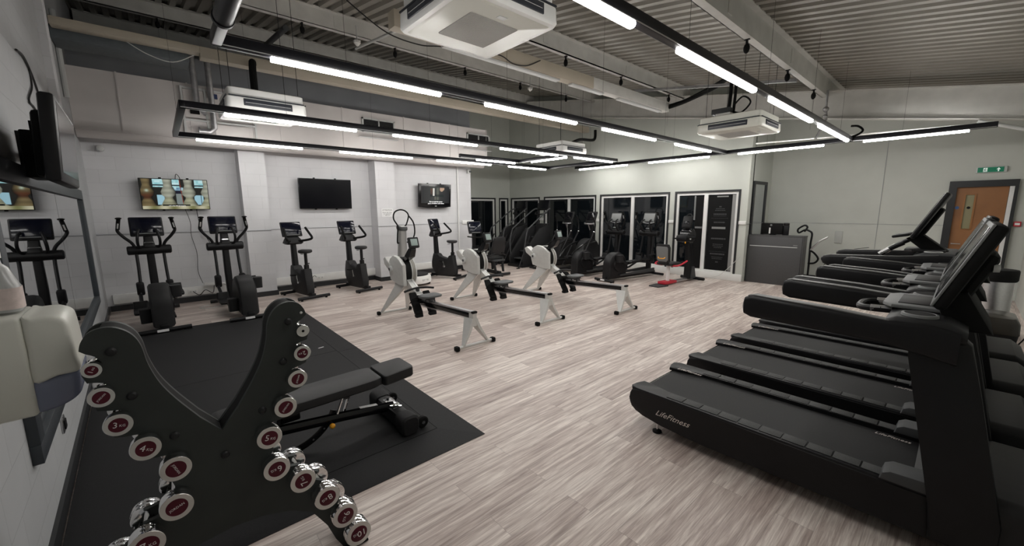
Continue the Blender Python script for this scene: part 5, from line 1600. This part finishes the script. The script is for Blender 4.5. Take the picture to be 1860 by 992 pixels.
# arc trainers with tall rods
def arc(m=CHAR):
    t = thing('arc_trainer', (0, 0, 0), 0, 'x', 'cross trainer', 'arc trainers before the second window')
    MB().tube([(0.75, -0.32, 0.04), (0.75, 0.32, 0.04)], 0.03, 10).build('rear_bar', BLK, t)
    MB().tube([(-0.75, -0.34, 0.04), (-0.75, 0.34, 0.04)], 0.03, 10).build('front_bar', BLK, t)
    MB().bx(-0.75, 0.75, -0.06, 0.06, 0.05, 0.14, 0.01).build('base_beam', BLK, t)
    prof = [(-0.75, 0.1), (-0.78, 0.55)]+[(-0.42+0.34*cos(radians(a)), 0.60+0.30*sin(radians(a))) for a in range(160, 10, -15)]+[(0.05, 0.30), (0.0, 0.1)]
    MB().prism(prof, 'y', -0.15, 0.15, 0.03).build('drive_housing', m, t)
    for s in (-1, 1):
        mb = MB().tube(smooth_pts([(-0.55, s*0.20, 0.80), (-0.1, s*0.22, 0.78), (0.30, s*0.22, 0.62), (0.50, s*0.22, 0.40 if s < 0 else 0.5)]), 0.028, 8)
        mb.build('pedal_arm', BLKG, t)
        z = 0.30 if s < 0 else 0.42
        MB().loft([rsec(0.50, s*0.22, 0.40, 0.17, 0.04, z), rsec(0.50, s*0.22, 0.40, 0.18, 0.05, z+0.05)]).build('pedal', BLK, t)
        mb = MB().tube([(0.30, s*0.30, 0.16), (-0.02, s*0.30, 0.62), (-0.34, s*0.30, 1.10)], 0.022, 8)
        mb.tube(smooth_pts([(-0.34, s*0.30, 1.10), (-0.36, s*0.32, 1.30), (-0.30, s*0.30, 1.45), (-0.24, s*0.28, 1.55)]), 0.02, 8)
        mb.build('swing_arm', BLK, t)
        MB().sphere((-0.34, s*0.30, 1.10), 0.028).build('chrome_joint', CHR, t)
    MB().loft([rsec(-0.62, 0, 0.12, 0.14, 0.03, 0.8), rsec(-0.58, 0, 0.09, 0.11, 0.03, 1.30)]).build('column', BLK, t)
    c = MB().box((-0.56, 0, 1.50), (0.05, 0.36, 0.36), 0.03, rot=(0, radians(-20), 0)).build('console', BLK, t)
    MB().box((-0.53, 0, 1.53), (0.004, 0.28, 0.22), 0.002, rot=(0, radians(-20), 0)).build('console_screen', SCR, c)
    mb = MB().tube(smooth_pts([(-0.50, -0.20, 1.34), (-0.42, -0.12, 1.32), (-0.40, 0, 1.32), (-0.42, 0.12, 1.32), (-0.50, 0.20, 1.34)]), 0.022, 10)
    mb.build('chrome_bar', BRSH, t)
    MB().rod((-0.42, 0, 1.32), (-0.50, 0, 1.14), 0.016).build('bar_stem', BRSH, t)
    return t
ar = arc()
ar.location = (-8.15, 8.95, 0); ar.rotation_euler = (0, 0, radians(-94)); ar['label'] = 'black arc trainer left of its twin, in front of the second window'
dup(ar, (-7.30, 8.95, 0), radians(-94), 'black arc trainer with bright glare on its console, left of the window cross trainers')

# arm ergometer
t = thing('arm_ergometer', (-4.40, 9.15, 0), radians(-96), 'arm ergometer with grey seat, red armrests and red base, between cross trainers and desk', 'arm ergometer')
MB().bx(0.20, 0.66, -0.10, 0.10, 0.03, 0.09, 0.01).build('red_base', REDP, t)
MB().prism([(0.62, -0.16), (0.95, -0.12), (0.95, 0.12), (0.62, 0.16)], 'z', 0.0, 0.025).build('entry_ramp', DGRY, t)
MB().bx(-0.75, 0.60, -0.045, 0.045, 0.025, 0.075, 0.006).build('base_rail', BRSH, t)
MB().tube([(-0.62, -0.30, 0.05), (-0.62, 0.30, 0.05)], 0.038, 12).build('front_bar', BLK, t)
MB().rod((0.42, 0, 0.09), (0.42, 0, 0.46), 0.04, seg=16).build('seat_post', WHT, t)
MB().bx(0.20, 0.60, -0.20, 0.20, 0.46, 0.53, 0.03).build('seat_pad', VINYL, t)
MB().loft([rsec(0.62+(z-0.55)*0.12, 0, 0.06, wd, 0.02, z) for z, wd in ((0.52, 0.22), (0.58, 0.34), (0.88, 0.36), (0.95, 0.30))]).build('backrest', VINYL, t)
MB().loft([rsec(0.66+(z-0.55)*0.12, 0, 0.012, wd, 0.005, z) for z, wd in ((0.56, 0.20), (0.60, 0.28), (0.86, 0.30), (0.90, 0.26))]).build('back_shell', MGRY, t)
mb = MB().tube(smooth_pts([(0.69, -0.09, 0.66), (0.72, -0.06, 0.635), (0.725, 0.06, 0.635), (0.70, 0.09, 0.66)]), 0.010, 8)
mb.build('yellow_pull', YEL, t)
for s in (-1, 1):
    mb = MB().tube(smooth_pts([(0.50, s*0.10, 0.46), (0.52, s*0.27, 0.47), (0.40, s*0.31, 0.50), (0.18, s*0.31, 0.56)]), 0.02, 8)
    mb.build('armrest', REDP, t)
MB().loft([rsec(-0.45, 0, 0.26, 0.16, 0.04, 0.05), rsec(-0.42, 0, 0.20, 0.13, 0.04, 0.5), rsec(-0.34, 0, 0.18, 0.12, 0.04, 1.0)]).build('column', BLK, t)
MB().prism([(-0.60, 0.06), (-0.38, 0.06), (-0.42, 0.35), (-0.52, 0.35)], 'y', -0.10, 0.10).build('column_foot', DGRY, t)
MB().lathe([(0.14, -0.13), (0.17, -0.10), (0.17, 0.10), (0.14, 0.13)], (-0.30, 0, 1.10), 'y', 28).build('resistance_wheel', BLKG, t)
MB().bx(-0.42, -0.02, -0.15, 0.15, 0.96, 1.13, 0.06).build('drive_head', BLK, t)
for s in (-1, 1):
    cr_ = MB().rod((-0.14, s*0.14, 1.05), (-0.14+s*0.14, s*0.20, 1.05+0.03*s), 0.012).lathe([(0.03, -0.015), (0.03, 0.015)], (-0.14, s*0.16, 1.05), 'y', 14).build('crank_arm', CHR, t)
    MB().tube([(-0.14+s*0.14, s*0.19, 1.05+0.03*s), (-0.14+s*0.14, s*0.37, 1.05+0.03*s)], 0.018, 10).build('hand_grip', BLKM, cr_)
MB().box((-0.05, 0.10, 0.96), (0.02, 0.02, 0.05), 0.004).build('yellow_lever', YEL, t)
MB().loft([rsec(-0.30, 0, 0.08, 0.10, 0.02, 1.1), rsec(-0.28, 0, 0.08, 0.10, 0.02, 1.28)]).build('console_neck', BLK, t)
c = MB().box((-0.26, 0, 1.42), (0.07, 0.24, 0.30), 0.03, rot=(0, radians(-15), 0)).build('console', BLK, t)
MB().box((-0.222, 0, 1.40), (0.004, 0.18, 0.15), 0.004, rot=(0, radians(-15), 0)).build('console_plate', LGRY, c)
MB().box((-0.219, 0, 1.415), (0.004, 0.12, 0.06), 0.001, rot=(0, radians(-15), 0)).build('console_display', SCR, c)
mb = MB().tube(smooth_pts([(-0.30, -0.09, 1.52), (-0.34, -0.04, 1.60), (-0.34, 0.04, 1.60), (-0.30, 0.09, 1.52)]), 0.012, 8)
mb.build('top_handle', CHAR, c)
# ================================================================== treadmills
BTOP = mat('handle_top_grey', (0.10, 0.10, 0.098), 0.5, noise=0.1, nscale=10)
def treadmill(kind=0):
    t = thing('treadmill', (0, 0, 0), 0, 'x', 'treadmill', 'treadmills in a row')
    Wd = 0.37                       # half width of the deck
    Lt = 2.12
    # side panels with rounded rear end, foot treads on top
    for s in (-1, 1):
        prof = [(0.12, 0.125), (0.06, 0.14), (0.02, 0.17), (0.003, 0.205), (0.0, 0.24), (0.003, 0.28), (0.018, 0.308), (0.05, 0.322), (0.10, 0.325), (1.85, 0.325), (1.85, 0.10), (0.60, 0.085), (0.28, 0.10)]
        sp = MB().prism(prof, 'y', s*Wd-0.015 if s > 0 else -Wd-0.015, s*Wd+0.015 if s > 0 else -Wd+0.015, 0.01).build('side_panel', BLK, t)
        # top rail, wider lobe at the rear
        yo, yi, yl = s*(Wd+0.012), s*(Wd-0.10), s*(Wd-0.155)
        out = [(0.02, yo*0.985), (0.0, s*(Wd-0.02)), (0.005, s*(Wd-0.08)), (0.03, yl), (0.10, yl), (0.18, s*(Wd-0.13)), (0.26, yi), (1.85, yi), (1.85, yo), (0.06, yo)]
        if s < 0: out = list(reversed(out))
        MB().prism(out, 'z', 0.305, 0.335, 0.008).build('top_rail', BLK, t)
        for k in range(11):
            x0 = 0.30+k*0.125
            MB().bx(x0, x0+0.117, min(yo-s*0.022, yi+s*0.010), max(yo-s*0.022, yi+s*0.010), 0.335, 0.339, 0.001).build('foot_tread', TREAD, t)
        lv = MB().lathe([(0.035, 0.0), (0.035, 0.012), (0.02, 0.02)], (0.22, s*(Wd-0.05), 0), 'z', 18).build('levelling_foot', BLKM, t)
        MB().rod((0.22, s*(Wd-0.05), 0.02), (0.22, s*(Wd-0.05), 0.12), 0.008).build('foot_thread', CHR, lv)
    MB().bx(0.05, 1.85, -0.30, 0.30, 0.12, 0.30).build('deck_frame', BLKM, t)
    mb = MB().lathe([(0.045, -0.25), (0.045, 0.25)], (0.065, 0, 0.262), 'y', 20)
    mb.build('rear_roller', BLKG, t)
    MB().prism([(0.035, 0.29), (0.07, 0.311), (1.80, 0.311), (1.80, 0.300), (0.07, 0.300), (0.03, 0.25)], 'y', -0.262, 0.262).build('running_belt', BELT, t)
    # motor hood
    mb = MB().loft([[(x, y_, z) for y_, z in rrect(0, zc, w_, h_, 0.05, 4)] for x, w_, h_, zc in ((1.62, 0.50, 0.06, 0.32), (1.72, 0.70, 0.16, 0.33), (1.85, 0.76, 0.30, 0.27), (2.05, 0.76, 0.34, 0.25), (2.12, 0.70, 0.26, 0.24))])
    mb.build('motor_hood', CHAR, t)
    # uprights with curved grey rail caps at their feet
    for s in (-1, 1):
        mb = MB().prism([(1.52, 1.16), (1.54, 1.02), (1.70, 0.30), (1.70, 0.12), (1.92, 0.12), (1.92, 0.30), (1.79, 0.90), (1.74, 1.12), (1.70, 1.16)], 'y', s*0.365-0.04, s*0.365+0.04, 0.015)
        mb.build('upright', BLK, t)
        MB().prism([(1.50, 0.33), (1.51, 0.37), (1.54, 0.39), (1.72, 0.40), (1.72, 0.33)], 'y', s*0.325-0.07, s*0.325+0.07, 0.012).build('rail_cap', DGRY, t)
    if kind == 0:
        # handrails, light top face
        for s in (-1, 1):
            y0 = s*0.40
            secs = []
            for x, z0, z1, w_ in ((0.79, 1.125, 1.175, 0.05), (0.80, 1.10, 1.205, 0.08), (0.84, 1.085, 1.22, 0.09), (1.20, 1.075, 1.205, 0.09), (1.44, 1.07, 1.19, 0.09), (1.60, 1.04, 1.20, 0.09), (1.70, 1.02, 1.18, 0.088)):
                secs.append([(x, y_, z) for y_, z in rrect(y0, (z0+z1)/2, w_, z1-z0, 0.022, 3)])
            hr = MB().loft(secs).build('handrail', BLK, t)
            secs = []
            for x, z, w_ in ((0.815, 1.214, 0.045), (0.85, 1.222, 0.062), (1.20, 1.2075, 0.062), (1.50, 1.183, 0.055)):
                secs.append([(x, y_, zz) for y_, zz in rrect(y0, z, w_, 0.008, 0.003, 2)])
            MB().loft(secs).build('rail_top', BTOP, hr)
        # cockpit dash with cup holders and tray
        mb = MB().loft([[(x, y_, z) for y_, z in rrect(0, zc, 0.86, h_, 0.03, 3)] for x, zc, h_ in ((1.44, 1.175, 0.04), (1.48, 1.17, 0.09), (1.66, 1.165, 0.10), (1.72, 1.15, 0.06))])
        mb.build('dash', CHAR, t)
        for s in (-1, 1):
            MB().lathe([(0.052, 0.0), (0.058, 0.008), (0.066, 0.006), (0.068, -0.006)], (1.555, s*0.335, 1.222), 'z', 28).build('cup_rim', MGRY, t)
            MB().lathe([(0.054, 0.0), (0.054, 0.0075)], (1.555, s*0.335, 1.222), 'z', 24).build('cup_well', BLKM, t)
        MB().prism([(1.40, -0.15), (1.44, -0.21), (1.62, -0.21), (1.62, 0.21), (1.44, 0.21), (1.40, 0.15)], 'z', 1.218, 1.238, 0.006).build('tray', MGRY, t)
        MB().bx(1.46, 1.60, -0.15, 0.15, 1.238, 1.242, 0.001).build('tray_well', CHAR, t)
        # pulse bar
        mb = MB().tube(smooth_pts([(1.46, -0.13, 1.19), (1.36, -0.13, 1.185), (1.30, -0.08, 1.18), (1.30, 0.08, 1.18), (1.36, 0.13, 1.185), (1.46, 0.13, 1.19)]), 0.018, 10)
        pb = mb.build('pulse_bar', BLK, t)
        for s in (-1, 1):
            MB().tube([(1.44, s*0.13, 1.192), (1.35, s*0.13, 1.187)], 0.0195, 10).build('pulse_sensor', BRSH, pb)
        # big slanted console, pale edge strip on its face side
        R_ = Matrix.Translation((1.69, 0, 1.46)) @ Matrix.Rotation(radians(21), 4, 'Y')
        MB().box((0, 0, 0), (0.05, 0.66, 0.44), 0.02, M=R_).build('console', BLKM, t)
        MB().box((-0.027, 0, 0), (0.012, 0.655, 0.43), 0.006, M=R_).build('console_bezel', MGRY, t)
        MB().box((-0.034, 0, 0.01), (0.003, 0.60, 0.37), 0.001, M=R_).build('console_screen', SCR, t)
        MB().box((0.045, 0, -0.05), (0.06, 0.40, 0.28), 0.03, M=R_).build('back_housing', BLKM, t)
        MB().prism([(1.64, 1.15), (1.60, 1.30), (1.70, 1.34), (1.80, 1.15)], 'y', -0.24, 0.24, 0.01).build('console_mount', BLKM, t)
    else:
        for s in (-1, 1):
            y0 = s*0.40
            secs = []
            for x, z0, z1, w_ in ((0.58, 1.16, 1.20, 0.05), (0.60, 1.13, 1.215, 0.08), (0.66, 1.10, 1.225, 0.09), (1.20, 1.09, 1.25, 0.09), (1.48, 1.10, 1.28, 0.085), (1.62, 1.10, 1.28, 0.08)):
                secs.append([(x, y_, z) for y_, z in rrect(y0, (z0+z1)/2, w_, z1-z0, 0.022, 3)])
            hr = MB().loft(secs).build('handrail', BLK, t)
            secs = []
            for x, z, w_ in ((0.62, 1.218, 0.05), (0.66, 1.228, 0.065), (1.20, 1.252, 0.065), (1.48, 1.282, 0.055)):
                secs.append([(x, y_, zz) for y_, zz in rrect(y0, z, w_, 0.008, 0.003, 2)])
            MB().loft(secs).build('rail_top', BTOP, hr)
            mb = MB().tube(smooth_pts([(1.06, s*0.30, 1.26), (1.14, s*0.29, 1.33), (1.22, s*0.28, 1.385)]), 0.024, 10)
            g = mb.build('speed_grip', BLK, t)
            MB().tube([(1.05, s*0.30, 1.255), (1.12, s*0.293, 1.315)], 0.0255, 10).build('pulse_sensor', BRSH, g)
            MB().lathe([(0.052, 0.0), (0.062, 0.006), (0.066, 0.004), (0.066, -0.004)], (1.44, s*0.30, 1.305), 'z', 28).build('cup_rim', LGRY, t)
            MB().lathe([(0.055, 0.0), (0.055, 0.003)], (1.44, s*0.30, 1.304), 'z', 24).build('cup_well', BLKM, t)
        MB().loft([[(x, y_, z) for y_, z in rrect(0, zc, 0.82, h_, 0.03, 3)] for x, zc, h_ in ((1.30, 1.24, 0.04), (1.38, 1.25, 0.09), (1.58, 1.25, 0.10), (1.68, 1.24, 0.06))]).build('dash', DGRY, t)
        MB().prism([(1.22, -0.14), (1.28, -0.2), (1.52, -0.2), (1.52, 0.2), (1.28, 0.2), (1.22, 0.14)], 'z', 1.29, 1.315, 0.006).build('tray', CHAR, t)
        R_ = Matrix.Translation((1.375, 0, 1.655)) @ Matrix.Rotation(radians(25), 4, 'Y')
        MB().box((0, 0, 0), (0.045, 0.58, 0.50), 0.02, M=R_).build('console', BLK, t)
        MB().box((-0.024, 0, 0.01), (0.003, 0.52, 0.44), 0.001, M=R_).build('console_screen', SCR, t)
        MB().box((0.035, 0, -0.05), (0.05, 0.30, 0.30), 0.02, M=R_).build('back_housing', BLKM, t)
        MB().box((1.18, 0, 1.45), (0.14, 0.34, 0.03), 0.012, rot=(0, radians(-12), 0)).build('reading_ledge', CHAR, t)
        MB().prism([(1.40, 1.26), (1.22, 1.42), (1.32, 1.48), (1.56, 1.28)], 'y', -0.10, 0.10, 0.01).build('console_mount', BLKM, t)
    return t
def marks(t):
    TXT = mat('silver_lettering', (0.62, 0.56, 0.52), 0.5)
    text_obj('LifeFitness', 0.062, TXT, 'side_lettering', t, face_m((0.36, -0.3868, 0.195), (1, 0, 0), (0, 0, 1)), 0.0006, 0.55)
    text_obj('LifeFitness', 0.05, TXT, 'rail_lettering', t, face_m((0.20, 0.235, 0.3365), (0.96, 0, 0), (0, 1, 0)), 0.0004, 0.3)
    text_obj('LifeFitness', 0.04, TXT, 'hood_lettering', t, face_m((1.50, 0.215, 0.3135), (1, 0, 0), (0, 1, 0)), 0.0004, 0.3)
tm = treadmill(0)
marks(tm)
tm.location = (-1.655, 3.105, 0); tm['label'] = 'black treadmill nearest the camera, its whole deck side and lettering in view'
for c_ in children(tm):
    pass
dup(tm, (-1.655, 4.11, 0), 0, 'black treadmill second from the camera, directly behind the nearest one')
dup(tm, (-1.62, 5.07, 0), 0, 'black treadmill third from the camera, before the one with the tall screen')
MB().lathe([(0.02, 0), (0.018, 0.02), (0, 0.022)], (1.765, -0.18, 1.46), 'x', 14).build('cable_boss', LGRY, tm)
t4 = treadmill(1)
t4.location = (-1.62, 5.99, 0); t4['label'] = 'furthest treadmill, with a tall screen standing higher than the other three'

# bin, desk and things by the far wall
o = thing('waste_bin', (0.36, 8.35, 0), 0, 'tall silver round bin with a black lid by the wooden door', 'bin')
MB().lathe([(0.15, 0), (0.155, 0.02), (0.16, 0.76), (0.158, 0.78)], (0, 0, 0), 'z', 32).build('bin_body', BRSH, o)
MB().lathe([(0.172, 0.76), (0.185, 0.78), (0.185, 0.90), (0.175, 0.915), (0.10, 0.92), (0.0, 0.925)], (0, 0, 0), 'z', 32).build('bin_lid', BLKM, o)

DY = 10.45
o = thing('reception_desk', (-2.83, DY, 0), 0, 'dark grey laminate desk with a pale trim line, standing against the window wall end', 'desk')
MB().bx(-0.53, 0.53, 0.0, 0.025, 0.0, 1.10, 0.003).build('front_panel', DESKG, o)
for s in (-1, 1):
    MB().bx(s*0.53-0.012, s*0.53+0.012, 0.0, 0.30, 0.0, 1.10, 0.002).build('side_panel', DESKG, o)
MB().bx(-0.545, 0.545, -0.005, 0.32, 1.10, 1.125, 0.004).build('desk_top', DESKG, o)
MB().bx(-0.50, 0.44, -0.006, 0.0, 0.865, 0.88).build('trim_strip', LGRY, o)
MB().bx(0.36, 0.44, -0.004, 0.0, 0.905, 0.93).build('small_badge', MGRY, o)
o = thing('monitor', (-2.93, DY+0.20, 1.125), 0, 'black computer monitor seen from behind on the desk with a white sticker', 'monitor')
MB().bx(-0.24, 0.18, -0.02, 0.02, 0.012, 0.27, 0.008).build('monitor_case', BLKM, o)
MB().bx(-0.08, 0.04, 0.0, 0.10, 0.0, 0.03, 0.006).build('monitor_stand', BLKM, o)
MB().lathe([(0.022, 0), (0.022, -0.003)], (-0.05, -0.02, 0.225), 'y', 18).build('rear_emblem', MGRY, o)
MB().bx(-0.085, -0.055, -0.024, -0.02, 0.03, 0.165).build('white_sticker', WHT, o)
o = thing('payment_terminal', (-2.70, DY+0.25, 1.125), 0, 'small black device standing behind the right end of the monitor', 'terminal')
MB().bx(-0.06, 0.06, -0.03, 0.03, 0.0, 0.22, 0.01).build('terminal_case', BLK, o)
MB().bx(-0.05, 0.06, -0.035, 0.035, 0.22, 0.275, 0.01).build('terminal_head', BLKG, o)
o = thing('stretch_machine', (-2.34, DY+0.62, 0), 0, 'black tubular exercise frame with looped grips, half hidden behind the desk', 'exercise frame')
mb = MB().tube(smooth_pts([(0.06, 0, 0.0), (0.06, 0, 0.5), (0.05, 0, 0.9), (0.06, 0, 1.15), (0.0, 0, 1.22), (-0.08, 0, 1.24), (-0.20, 0.05, 1.17), (-0.22, 0.03, 1.25), (-0.10, 0, 1.34), (-0.04, 0, 1.30), (-0.09, 0, 1.20)]), 0.02, 8)
mb.build('upper_frame', BLK, o)
mb = MB().tube(smooth_pts([(0.05, 0, 0.78), (0.14, 0, 0.72), (0.22, 0, 0.60), (0.16, 0, 0.50), (0.04, 0, 0.48)]), 0.02, 8)
mb.build('lower_loop', BLKM, o)
mb = MB().tube([(0.05, 0, 0.78), (0.22, -0.02, 1.0), (0.36, -0.02, 1.10)], 0.018, 8)
mb.build('silver_arm', BRSH, o)
MB().bx(-0.20, 0.15, -0.25, 0.25, 0.0, 0.05, 0.01).build('frame_base', BLK, o)
mb = MB().tube(smooth_pts([(-2.1, 11.0, 0.008), (-2.05, 11.0, 0.3), (-1.95, 11.0, 0.55), (-1.75, 11.0, 0.75), (-1.55, 11.1, 0.85), (-1.3, 11.2, 0.9)]), 0.006, 6)
tag(mb.build('loose_cable', CABB), 'thin black cable rising from the tubular frame beside the desk', 'cable')
mb = MB().tube(smooth_pts([(-3.45, 10.24, 0.62), (-3.7, 10.24, 0.30), (-3.95, 10.22, 0.08), (-4.4, 10.2, 0.02), (-4.9, 10.1, 0.015)]), 0.006, 6)
tag(mb.build('loose_cable', CABW), 'thin grey cable drooping along the sill left of the desk', 'cable')
o = thing('storage_box', (0.33, 7.35, 0), 0, 'black storage box with a brownish glossy lid on the floor before the silver bin', 'box')
MB().loft([rsec(0, 0, 0.36, 0.5, 0.05, 0.0), rsec(0, 0, 0.42, 0.56, 0.06, 0.30)]).build('box_base', BLK, o)
MB().loft([rsec(0, 0, 0.43, 0.57, 0.06, 0.30), rsec(0, 0, 0.42, 0.56, 0.08, 0.42), rsec(0, 0, 0.36, 0.50, 0.09, 0.48), rsec(0, 0, 0.26, 0.40, 0.08, 0.495)]).build('box_lid', mat('brown_gloss', (0.035, 0.03, 0.024), 0.25), o)
rnd = random.Random(5)
for k, where in enumerate(('nearest the storage box', 'between storage box and furthest treadmill', 'behind the furthest treadmill', 'behind the third treadmill')):
    y0 = 7.2-k*0.7
    p = [(0.70, y0+rnd.uniform(-.2, .2), 0.75), (0.66, y0+rnd.uniform(-.2, .2), 0.5), (0.60, y0+rnd.uniform(-.2, .2), 0.25), (0.50, y0+rnd.uniform(-.2, .2), 0.02)]
    cb = MB().tube(smooth_pts(p), 0.007, 6)
    tag(cb.build('power_lead', CABB), 'thin black power lead hanging down the right wall, '+where, 'cable', 'power leads behind the treadmills')
